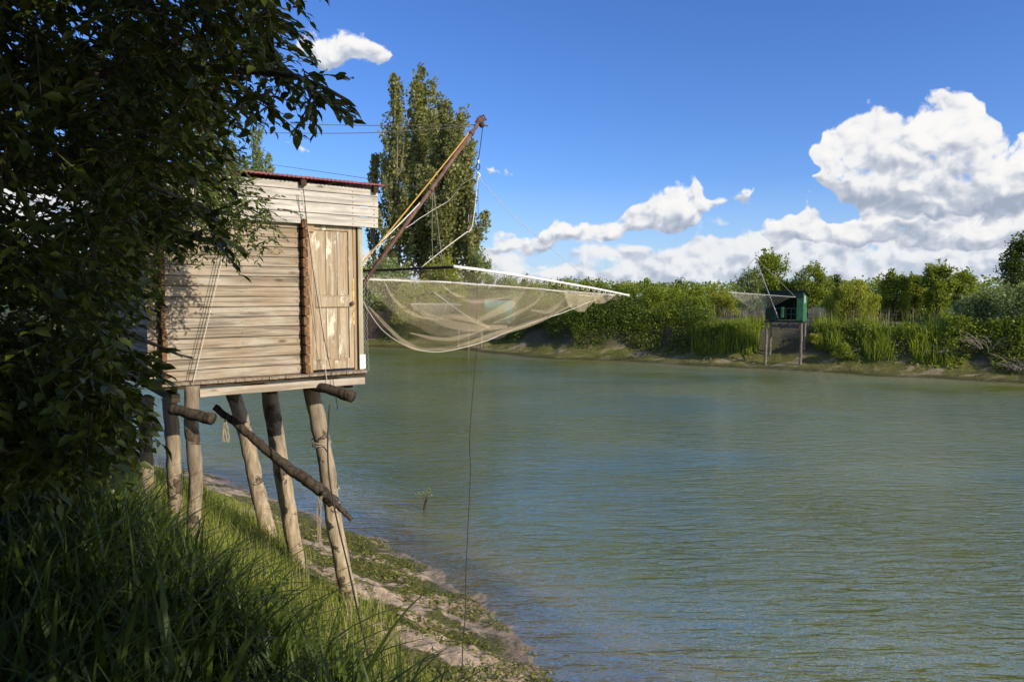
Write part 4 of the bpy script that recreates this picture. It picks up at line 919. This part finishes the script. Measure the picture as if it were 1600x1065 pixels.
PL = [(400, 930, 5.6, .75, 16, 'leaf_fine', 'leafy nettle plant low in the dark grass below the leaning stilts'), (455, 960, 6.1, .6, 16, 'leaf_fine', 'serrated leafy plant left of the foot of the thick front stilt'),
 (500, 985, 6.3, .5, 14, 'leaf_fine', 'low leafy plant beside the dark cable in the grass'), (330, 850, 6.6, .7, 14, 'leaf_fine', 'leafy plant among reeds below the left stilts'),
 (90, 790, 3.6, .55, 12, 'leaf_near', 'broad leaved plant at the left edge under the tree'), (30, 830, 3.3, .5, 12, 'leaf_near', 'broad leaved plant in the lower left corner of the bank'),
 (130, 740, 4.6, .8, 14, 'leaf_near', 'leafy plant in front of the hanging branches at left'), (300, 1030, 3.9, .35, 12, 'leaf_fine', 'small pale leafy plant at the bottom of the dark grass'), (425, 880, 7.2, .6, 14, 'leaf_fine', 'leafy plant at the foot of the middle leaning stilt'),
 (480, 930, 6.9, .55, 16, 'leaf_fine', 'leafy plant just left of the base of the thick front stilt'), (540, 1010, 6.3, .45, 14, 'leaf_fine', 'low leafy plant crossed by the dark cable near the bottom'),
 (430, 1010, 5.4, .6, 16, 'leaf_fine', 'nettle like plant in the middle of the dark grass at the bottom'), (360, 960, 5.2, .65, 16, 'leaf_fine', 'nettle like plant left of the middle in the dark grass'),
 (60, 880, 3.2, .45, 12, 'leaf_near', 'broad leaved plant in deep shade at the far left'), (180, 790, 5.0, .7, 14, 'leaf_near', 'leafy plant under the shrub left of the stilts'), (230, 830, 5.3, .6, 14, 'leaf_fine', 'leafy plant below the shaded rear stilts')]
for a in PL: plant(*a)

# ------------------------------------------------------------ near trees
def inpoly(x, y, poly):
    c = np.zeros(len(x), bool); n = len(poly)
    for i in range(n):
        x1, y1 = poly[i]; x2, y2 = poly[(i+1) % n]
        k_ = ((y1 > y) != (y2 > y)) & (x < (x2-x1)*(y-y1)/(y2-y1+1e-9)+x1); c ^= k_
    return c
def Pn(px, py, Yd):
    a = (px-800)/FPX; b = -(py-532.5)/FPX; cp, sp = math.cos(PITCH), math.sin(PITCH)
    dx, dy, dz = a, cp+b*sp, -sp+b*cp; t = Yd/dy; return np.stack([dx*t, dy*t, dz*t+CAMH], 1)
def sprays(region, ntwig, d0, d1, nleaf, twl, leafL, ratio, hang=.5, gapn=.0, dpow=1.0, seed=1, gs=.008):
    r = np.random.default_rng(seed); xs = [p[0] for p in region]; ys = [p[1] for p in region]
    x = r.uniform(min(xs), max(xs), ntwig*3); y = r.uniform(min(ys), max(ys), ntwig*3)
    k_ = inpoly(x, y, region) & (vnoise(x*gs+seed*7.7, y*gs) > gapn-.5) & (((x-85)/62)**2+((y-305)/30)**2 > 1) & (((x-45)/30)**2+((y-475)/26)**2 > 1); x, y = x[k_][:ntwig], y[k_][:ntwig]
    dd = d0+(d1-d0)*r.random(len(x))**dpow; O_ = Pn(x, y, dd); n = len(O_)
    D = r.normal(size=(n, 3)); D[:, 0] += .5; D[:, 2] = D[:, 2]*.5-hang; D /= np.linalg.norm(D, axis=1)[:, None]
    Cs, Ts, Ls = [], [], []; tw = MB()
    for j in range(nleaf):
        f = (j+.5)/nleaf; side = (-1)**j
        c = O_+D*(twl*f)+np.array([0, 0, -1])*(twl*.35*f*f)
        pr = np.cross(D, np.array([0, 0, 1.])); pr /= np.linalg.norm(pr, axis=1)[:, None]+1e-6
        t = D*.75+pr*side*r.uniform(.4, 1.0, (n, 1))+r.normal(size=(n, 3))*.25; t[:, 2] -= .25; t /= np.linalg.norm(t, axis=1)[:, None]
        Cs.append(c); Ts.append(t); Ls.append(leafL*r.uniform(.65, 1.2, n)*(1-.25*abs(f-.5)))
    C = np.concatenate(Cs); T = np.concatenate(Ts); L = np.concatenate(Ls)
    N = np.random.default_rng(seed+5).normal(size=C.shape)*.45+np.array([0, 0, 1.]); N -= (N*T).sum(1)[:, None]*T; N /= np.linalg.norm(N, axis=1)[:, None]; B = np.cross(N, T)
    var = np.clip(r.normal(.5, .25, len(C)), 0, 1)
    V, F_, A = leaves(C, T, B, N, L, L*ratio, T_LEAF, var)
    # twigs as thin triangular prisms
    tv = []; tf = []; 
    e1 = np.cross(D, np.array([0, 0, 1.])); e1 /= np.linalg.norm(e1, axis=1)[:, None]+1e-6; e2 = np.cross(D, e1)
    rings = []
    for f, rad in ((0, .0045), (.5, .0035), (1, .0015)):
        c = O_+D*(twl*f)+np.array([0, 0, -1])*(twl*.35*f*f)
        rings.append(np.stack([c+e1*rad, c-e1*rad*.5+e2*rad*.87, c-e1*rad*.5-e2*rad*.87], 1))
    TV = np.stack(rings, 1).reshape(n, 9, 3); tq = np.array([(i*3+j, i*3+(j+1) % 3, i*3+3+(j+1) % 3, i*3+3+j) for i in range(2) for j in range(3)])
    TF = (tq[None]+(np.arange(n)*9)[:, None, None]).reshape(-1, 4)
    return (V, F_, A), (TV.reshape(-1, 3), TF, np.full(n*9, .5))
def near_tree(name, trunk, limbs, specs, mt, label, cat, leafname='crown'):
    base_ = trunk[0]; root = empty(name, base_); tag(root, label, cat); ob = base_
    q = MB(); n = 20; q.tube([p-ob for p in resample(trunk, n, wob=.01)], [trunk_r*(1-.55*i/(n-1)) for i in range(n)], 12, rough=.08); q.build('trunk', M['bark'], root, True)
    for lm in limbs:
        q = MB(); pts, r0 = lm; q.tube([p-ob for p in resample(pts, 18, wob=.008)], [r0*(1-.85*i/17) for i in range(18)], 8, rough=.06); q.build('branch', M['bark'], root, True)
    Lp, Tp = [], []
    for s in specs:
        a, b = sprays(**s); Lp.append(a); Tp.append(b)
    leaf_obj(leafname, Lp, M[mt], root, ob); leaf_obj('twigs', Tp, M['bark'], root, ob)
    return root
trunk_r = .15
t0 = Vector((-3.6, 3.9, hz(-3.6, 3.9)-.1))
A_ = [(-160, -140), (430, -140), (436, 20), (440, 62), (455, 92), (462, 130), (445, 150), (400, 148), (345, 150), (300, 200), (262, 270), (205, 330), (180, 400), (170, 470), (190, 560), (180, 640), (110, 700), (-160, 740)]
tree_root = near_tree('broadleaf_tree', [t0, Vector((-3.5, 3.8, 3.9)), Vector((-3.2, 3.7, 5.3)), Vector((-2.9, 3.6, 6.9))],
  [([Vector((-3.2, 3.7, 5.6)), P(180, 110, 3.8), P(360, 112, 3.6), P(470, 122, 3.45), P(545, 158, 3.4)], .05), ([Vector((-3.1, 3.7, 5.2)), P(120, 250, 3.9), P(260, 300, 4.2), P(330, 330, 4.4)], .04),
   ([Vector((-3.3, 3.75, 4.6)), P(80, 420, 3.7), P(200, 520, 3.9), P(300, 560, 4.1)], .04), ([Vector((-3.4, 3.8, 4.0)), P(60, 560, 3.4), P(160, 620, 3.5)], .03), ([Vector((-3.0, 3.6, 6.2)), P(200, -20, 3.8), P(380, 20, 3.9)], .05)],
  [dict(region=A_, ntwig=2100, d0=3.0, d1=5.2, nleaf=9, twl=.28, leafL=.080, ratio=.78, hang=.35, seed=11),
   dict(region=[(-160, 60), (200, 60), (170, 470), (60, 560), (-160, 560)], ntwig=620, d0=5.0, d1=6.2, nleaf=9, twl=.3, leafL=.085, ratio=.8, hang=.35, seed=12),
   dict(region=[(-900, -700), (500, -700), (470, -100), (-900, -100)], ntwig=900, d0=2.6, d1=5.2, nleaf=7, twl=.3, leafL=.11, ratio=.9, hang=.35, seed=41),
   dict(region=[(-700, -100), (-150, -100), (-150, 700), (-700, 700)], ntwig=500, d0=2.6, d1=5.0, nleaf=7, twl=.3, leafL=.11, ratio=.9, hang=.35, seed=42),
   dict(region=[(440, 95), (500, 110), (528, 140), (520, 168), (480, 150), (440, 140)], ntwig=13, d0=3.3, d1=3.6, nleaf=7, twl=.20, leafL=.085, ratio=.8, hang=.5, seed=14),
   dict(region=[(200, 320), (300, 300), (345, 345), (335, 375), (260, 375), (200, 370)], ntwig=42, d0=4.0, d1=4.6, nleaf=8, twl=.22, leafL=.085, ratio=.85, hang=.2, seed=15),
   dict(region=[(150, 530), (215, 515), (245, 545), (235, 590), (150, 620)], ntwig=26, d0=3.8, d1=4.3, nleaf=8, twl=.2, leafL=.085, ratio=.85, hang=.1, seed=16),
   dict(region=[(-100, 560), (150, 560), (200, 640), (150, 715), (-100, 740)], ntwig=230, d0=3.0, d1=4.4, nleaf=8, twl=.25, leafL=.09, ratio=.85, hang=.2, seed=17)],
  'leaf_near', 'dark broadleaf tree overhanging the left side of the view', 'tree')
trunk_r = .09
t1 = Vector((-6.2, 6.9, hz(-6.2, 6.9)-.1))
near_tree('narrow_leaved_tree', [t1, Vector((-6.0, 6.9, 4.2)), Vector((-5.7, 6.9, 6.2)), Vector((-5.2, 7.0, 8.2))],
  [([Vector((-5.8, 6.9, 5.8)), P(200, 280, 7.0), P(330, 300, 7.1), P(430, 345, 7.1)], .035), ([Vector((-5.5, 6.9, 6.6)), P(220, 200, 7.0), P(320, 230, 6.9)], .03), ([Vector((-6.0, 6.9, 4.8)), P(160, 430, 6.8), P(240, 420, 7.0)], .025)],
  [dict(region=[(120, 60), (300, 60), (352, 150), (345, 200), (360, 235), (335, 262), (335, 290), (290, 330), (225, 390), (180, 470), (100, 480)], ntwig=1100, d0=6.0, d1=7.3, nleaf=9, twl=.34, leafL=.085, ratio=.55, hang=.55, seed=21),
   dict(region=[(300, 255), (352, 262), (395, 300), (440, 330), (432, 350), (400, 345), (350, 340), (300, 350)], ntwig=105, d0=6.9, d1=7.35, nleaf=9, twl=.26, leafL=.075, ratio=.55, hang=.35, seed=22),
   dict(region=[(250, 345), (370, 342), (420, 368), (420, 388), (370, 390), (300, 395), (250, 400)], ntwig=70, d0=6.7, d1=7.2, nleaf=9, twl=.24, leafL=.075, ratio=.55, hang=.25, seed=23),
   dict(region=[(340, 230), (372, 240), (372, 275), (340, 275)], ntwig=30, d0=7.2, d1=8.4, nleaf=8, twl=.26, leafL=.075, ratio=.55, hang=.35, seed=24)],
  'leaf_fine', 'narrow leaved tree with sunlit sprays hanging over the hut wall', 'tree')
trunk_r = .05
t2 = Vector((-4.9, 6.3, hz(-4.9, 6.3)-.1))
near_tree('elder_shrub', [t2, Vector((-4.8, 6.2, 3.0)), Vector((-4.6, 6.1, 3.9))], [([Vector((-4.8, 6.2, 3.0)), P(120, 600, 5.6)], .02), ([Vector((-4.7, 6.2, 3.4)), P(60, 520, 5.8)], .02)],
  [dict(region=[(-60, 500), (120, 480), (170, 560), (190, 660), (170, 740), (-60, 760)], ntwig=420, d0=5.2, d1=6.6, nleaf=8, twl=.26, leafL=.10, ratio=.85, hang=.2, seed=31)],
  'leaf_near', 'shrub with drooping leaves between the tree and the left stilts', 'shrub')
# the tree whose crown shades the bank where the photographer stands
r_ = np.random.default_rng(5); sr = empty('shade_tree', (4.0, -2.5, hz(4.0, -2.5))); gz = sr.location.z
tag(sr, 'large spreading tree to the right behind the viewpoint', 'tree')
nC = 150; ca = r_.uniform(1.5, 9.5, nC); cb_ = r_.uniform(-6.5, 2.9, nC); cz = r_.uniform(3.6, 12.5, nC)
cw_ = np.stack([ca*.79+cb_*.6, -ca*.6+cb_*.79, cz], 1)
# crown also spreads over the bank above and behind the viewpoint
n2 = 90; n3 = 60; cw_ = np.concatenate([cw_, np.stack([r_.uniform(-10, -2, n3), r_.uniform(-7, 1.5, n3), r_.uniform(4.5, 8, n3)], 1), np.stack([r_.uniform(-8, 5, n2), r_.uniform(-8, 1.0, n2), r_.uniform(7.2, 10.5, n2)], 1)])
cc = cw_-np.array(sr.location); nC = len(cc); ci = r_.integers(0, nC, 42000)
C = cc[ci]+r_.normal(size=(42000, 3))*.62
Wd_ = C+np.array(sr.location); wx, wy, wz = Wd_.T
vis = (wy > .05) & (np.abs(wx) < .80*wy+.7) & (wz-4.8 < .52*wy+.7)
keep = ~vis & (wx*.6+wy*.79 < 3.2) & (wz-sr.location.z > 1.2) & (np.linalg.norm(Wd_-np.array([0, 0, 4.8]), axis=1) > 1.6); C = C[keep]
T, B, N = rand_rot(len(C), .4, r_); L = r_.uniform(.14, .26, len(C))
leaf_obj('crown', [leaves(C, T, B, N, L, L*.7, T_QUAD, r_.random(len(C)))], M['leaf_dark'], sr)
q = MB(); q.tube(resample([(0, 0, -.3), (.1, .1, 2), (.4, .3, 5), (.8, .8, 9)], 14), [.28*(1-.7*i/13) for i in range(14)], 12)
for j in range(20): q.tube(resample([Vector((.3, .25, random.uniform(2.5, 6))), Vector(cc[j])*.5+Vector((.1, .1, 2)), Vector(cc[j])], 8), [.07*(1-.8*i/7) for i in range(8)], 6)
q.build('trunk', M['bark'], sr, True)

# ------------------------------------------------------------ far huts
def far_hut(px, dep, ztop_px, zbot_px, rot, wx, wy, mats, label, stilts_to, porch=True):
    p = P(px, zbot_px, dep); zt = P(px, ztop_px, dep).z; gz = hz(p.x, p.y)
    root = empty('stilt_hut', (p.x, p.y, 0), rot); tag(root, label, 'hut')
    fz = p.z; hh = zt-fz
    wl, tr, rfm = mats
    def bx(name, *a, mt=wl, bev=0):
        q = MB(); q.box(*a, bev=bev); return q.build(name, M[mt], root)
    # local: x along the river front (0..wx), y away from the river (0..wy)
    q = MB(); nb_ = int(wy/.14)
    for i in range(nb_): q.box(wx-.04+random.uniform(0, .01), wx, i*wy/nb_+.004, (i+1)*wy/nb_-.004, fz-.05, fz+hh-.02-hh*.16*(i/nb_))
    q.build('side_wall', M[wl], root)
    bx('side_wall', 0, .04, .01, wy, fz, fz+hh*.84); bx('back_wall', .05, wx-.05, wy-.05, wy-.01, fz, fz+hh*.83, mt=tr)
    bx('floor', -.08, wx+.04, -.12, wy+.02, fz-.14, fz-.055, mt=tr)
    q = MB(); ov = .16
    q.add([(-ov, -ov, fz+hh+.02), (wx+ov, -ov, fz+hh+.02), (wx+ov, wy+ov, fz+hh*.84-.02), (-ov, wy+ov, fz+hh*.84-.02), (-ov, -ov, fz+hh+.06), (wx+ov, -ov, fz+hh+.06), (wx+ov, wy+ov, fz+hh*.84+.02), (-ov, wy+ov, fz+hh*.84+.02)],
          [(0, 3, 2, 1), (4, 5, 6, 7), (0, 1, 5, 4), (1, 2, 6, 5), (2, 3, 7, 6), (3, 0, 4, 7)]); q.build('roof', M[rfm], root)
    for (a, b) in ((.05, .05), (wx-.1, .05), (.05, wy-.1), (wx-.1, wy-.1)):
        w_ = root.matrix_world; c_, s_2 = math.cos(rot), math.sin(rot); gx, gy = p.x+a*c_-b*s_2, p.y+a*s_2+b*c_; gg = hz(gx, gy)
        q = MB(); q.tube(resample([(a, b, fz-.14), (a+.02, b, (fz+gg)/2), (a-.02, b, min(gg, 0)-.3)], 10, wob=.012), [.085, .085, .08, .085, .08, .085, .09, .085, .09, .09], 9); q.build('stilt', M['stilt'], root)
    return root, p, fz, hh
hr = math.atan2(-.55, .83)   # far bank runs down to the right
hrot = math.atan2(-.50, .866)
h2, p2, f2, hh2 = far_hut(1196, 47.3, 455, 500, hrot, 2.35, 1.75, ('green', 'dgreen', 'dgreen'), 'dark green stilt hut with open river porch on the far bank', 0)
def part2(root, name, mt, *boxes):
    q = MB()
    for b in boxes: q.box(*b)
    return q.build(name, M[mt], root)
part2(h2, 'lintel', 'dgreen', (.0, 2.35, -.02, .03, f2+hh2*.78, f2+hh2-.01))
part2(h2, 'corner_panel', 'green', (1.95, 2.31, -.015, .03, f2, f2+hh2*.77))
part2(h2, 'railing', 'dgreen', (-.05, 1.94, -.10, -.07, f2+.78, f2+.84), (-.05, 1.94, -.10, -.07, f2+.40, f2+.44), *[(x, x+.04, -.105, -.065, f2-.05, f2+.77) for x in np.arange(0, 1.95, .32)])
part2(h2, 'railing_panel', 'dgreen', (.0, .75, -.06, -.04, f2, f2+.75))
wn = part2(h2, 'window', 'white', (2.352, 2.37, .45, .72, f2+1.15, f2+1.62)); 
part2(h2, 'winch', 'green', (1.05, 1.2, -.35, -.2, f2+.2, f2+.9))
q = MB(); q.tube([(1.5, .2, f2-.15), (.9, .5, f2-.6)], .04, 6); q.build('brace', M['redroof'], h2); q = MB(); q.tube([(2.3, .2, f2-1.0), (1.9, 1.2, f2-.3)], .04, 6); q.build('brace', M['redroof'], h2)
h3, p3, f3, hh3 = far_hut(735, 66.5, 468, 503, math.atan2(-.12, .99), 4.1, 1.9, ('pgreen', 'dgreen', 'purple'), 'long low pale green stilt hut with faded purple roof seen through the net', 0)
part2(h3, 'front_wall', 'pgreen', (1.35, 4.05, -.03, .02, f3, f3+hh3-.02)); part2(h3, 'corner_trim', 'yellow', (4.06, 4.14, -.06, .02, f3, f3+hh3-.02))
part2(h3, 'dark_porch', 'purple', (.0, .95, -.02, .03, f3, f3+hh3-.02)); part2(h3, 'door', 'interior', (.96, 1.34, .0, .03, f3, f3+hh3-.02)); part2(h3, 'sill_beam', 'white', (1.1, 4.2, -.10, -.04, f3-.10, f3-.02))
def small_net(nm, corners, sag, label, org, boomp, blabel):
    root = empty(nm, org); tag(root, label, 'fishing net'); C_ = [np.array(P(*c)) for c in corners]
    def fn(u, v): return (1-u)*(1-v)*C_[0]+u*(1-v)*C_[1]+u*v*C_[2]+(1-u)*v*C_[3]+np.array([0, 0, -sag*math.sin(math.pi*u)**.8*math.sin(math.pi*v)**.8])
    netsurf(fn, 24, 24, 'netting', M['netfar'], root, org)
    q = MB()
    for i in range(4): q.tube([Vector(C_[i])-Vector(org), Vector(C_[(i+1) % 4])-Vector(org)], .017, 5)
    q.build('frame', M['rope_w'], root)
    b = empty('net_boom', P(*boomp[0])); tag(b, blabel, 'boom'); q = MB(); q.tube([Vector((0, 0, 0)), P(*boomp[1])-P(*boomp[0])], .032, 6); q.build('pipe', M['wire'], b)
    for j, c in enumerate(corners[:2]): 
        q = MB(); q.tube([P(*boomp[1])-P(*boomp[0]), P(*c)-P(*boomp[0])], .014, 4); q.build('stay', M['rope_g'], b)
M['netfar'] = netmat('far_netting', .22, .013, (.56, .50, .38))
small_net('small_lift_net', [(1137, 456, 46.5), (1243, 464, 46), (1215, 462, 49), (1150, 458, 49)], 1.0, 'small lift net spread in front of the dark green hut', P(1190, 465, 47), ((1216, 497, 46.9), (1180, 402, 46.5)), 'pale boom leaning out from the dark green hut')
small_net('small_lift_net', [(640, 475, 64), (722, 476, 64), (712, 474, 67), (655, 474, 67)], 1.3, 'small lift net left of the pale green hut, seen through the big net', P(680, 476, 65), ((738, 500, 66), (676, 455, 64.5)), 'thin boom of the pale green hut')
# palisade on the far bank at left
pal = MB()
for i in range(34):
    px = 566+i*2.7; a = P(px, 540, 69.5); g_ = hz(a.x, a.y); h_ = random.uniform(2.5, 3.0); pal.box(a.x-.075, a.x+.075, a.y-.05, a.y+.05, g_-.3, g_+h_-i*.012)
o = pal.build('palisade', M['oldlog']); tag(o, 'dark vertical plank palisade on the far bank left of the big net', 'fence')
# stakes near the pale green hut
for i, (px, py, d_) in enumerate([(716, 546, 62.5), (732, 548, 62), (752, 549, 61.5)]):
    a = P(px, py, d_); g_ = hz(a.x, a.y); q = MB(); q.tube([a*1.0, Vector((a.x+.05, a.y, 1.9+.2*i))], .07, 7); q.v = [(v[0]-a.x, v[1]-a.y, v[2]) for v in q.v]; o = q.build('mooring_stake', M['stilt']); o.location = (a.x, a.y, 0)
    tag(o, ['leftmost of three grey stakes at the water by the pale green hut', 'middle one of three grey stakes at the water by the pale green hut', 'rightmost of three grey stakes at the water by the pale green hut'][i], 'stake', 'stakes by the pale green hut')

# ------------------------------------------------------------ driftwood, twigs
def driftwood(px, py, d_, n, size, label, mt='palebark'):
    a = P(px, py, d_); g_ = hz(a.x, a.y); root = empty('driftwood', (a.x, a.y, g_)); tag(root, label, 'driftwood', 'driftwood on the far mud'); 
    q = MB()
    for i in range(n):
        an = random.uniform(0, 6.28); l_ = size*random.uniform(.4, 1); e = random.uniform(.05, .7)
        s0 = Vector((random.uniform(-.5, .5)*size, random.uniform(-.3, .3)*size, .02)); e1 = s0+Vector((math.cos(an)*l_, math.sin(an)*l_*.6, l_*e)); q.tube(resample([s0, s0.lerp(e1, .5)+Vector((0, 0, .12*l_)), e1], 7, wob=.03), [.035*(1-.8*j/6) for j in range(7)], 5)
    q.build('branches', M[mt], root)
driftwood(1540, 580, 42.0, 60, 1.9, 'tangle of bare roots and branches under the big willow at right')
driftwood(1480, 578, 42.8, 22, 1.3, 'smaller tangle of dead branches left of the big root tangle')
driftwood(1595, 585, 40, 36, 1.6, 'dead branches at the right edge of the far mud')
driftwood(1000, 560, 52.4, 12, 1.0, 'thin dead twigs at the waterline below the dark bushes')
driftwood(1340, 562, 45.6, 10, .8, 'pale dead branches on the mud beyond the small round bush')
a = P(663, 795, 16.0); k_ = 4.8/(CAMH-a.z); tx, ty = a.x*k_, a.y*k_
root = empty('water_stub', (tx, ty, 0)); tag(root, 'dark stub with yellow sprig sticking out of the water', 'stub')
q = MB(); q.tube(resample([(-.03, 0, -.3), (0, 0, .0), (.02, 0, .12), (.06, 0, .22)], 10), [.028]*10, 8); q.build('stub', M['oldlog'], root)
q = MB(); tips = []
for i in range(7):
    e1 = Vector((random.uniform(-.20, .22), random.uniform(-.1, .1), random.uniform(.30, .55))); q.tube(resample([(0.04, 0, .15), e1*.55+Vector((0, 0, .1)), e1], 6), .004, 4); tips += [e1, e1*.8+Vector((0, 0, .06))]
q.build('twigs', M['oldlog'], root)
C = np.repeat(np.array([tuple(t) for t in tips]), 3, 0)+rng.normal(size=(len(tips)*3, 3))*.03; T, B, N = rand_rot(len(C)); L = rng.uniform(.03, .06, len(C))
leaf_obj('leaves', [leaves(C, T, B, N, L, L*.5, T_QUAD, rng.random(len(C)))], M['leaf_yel'], root)
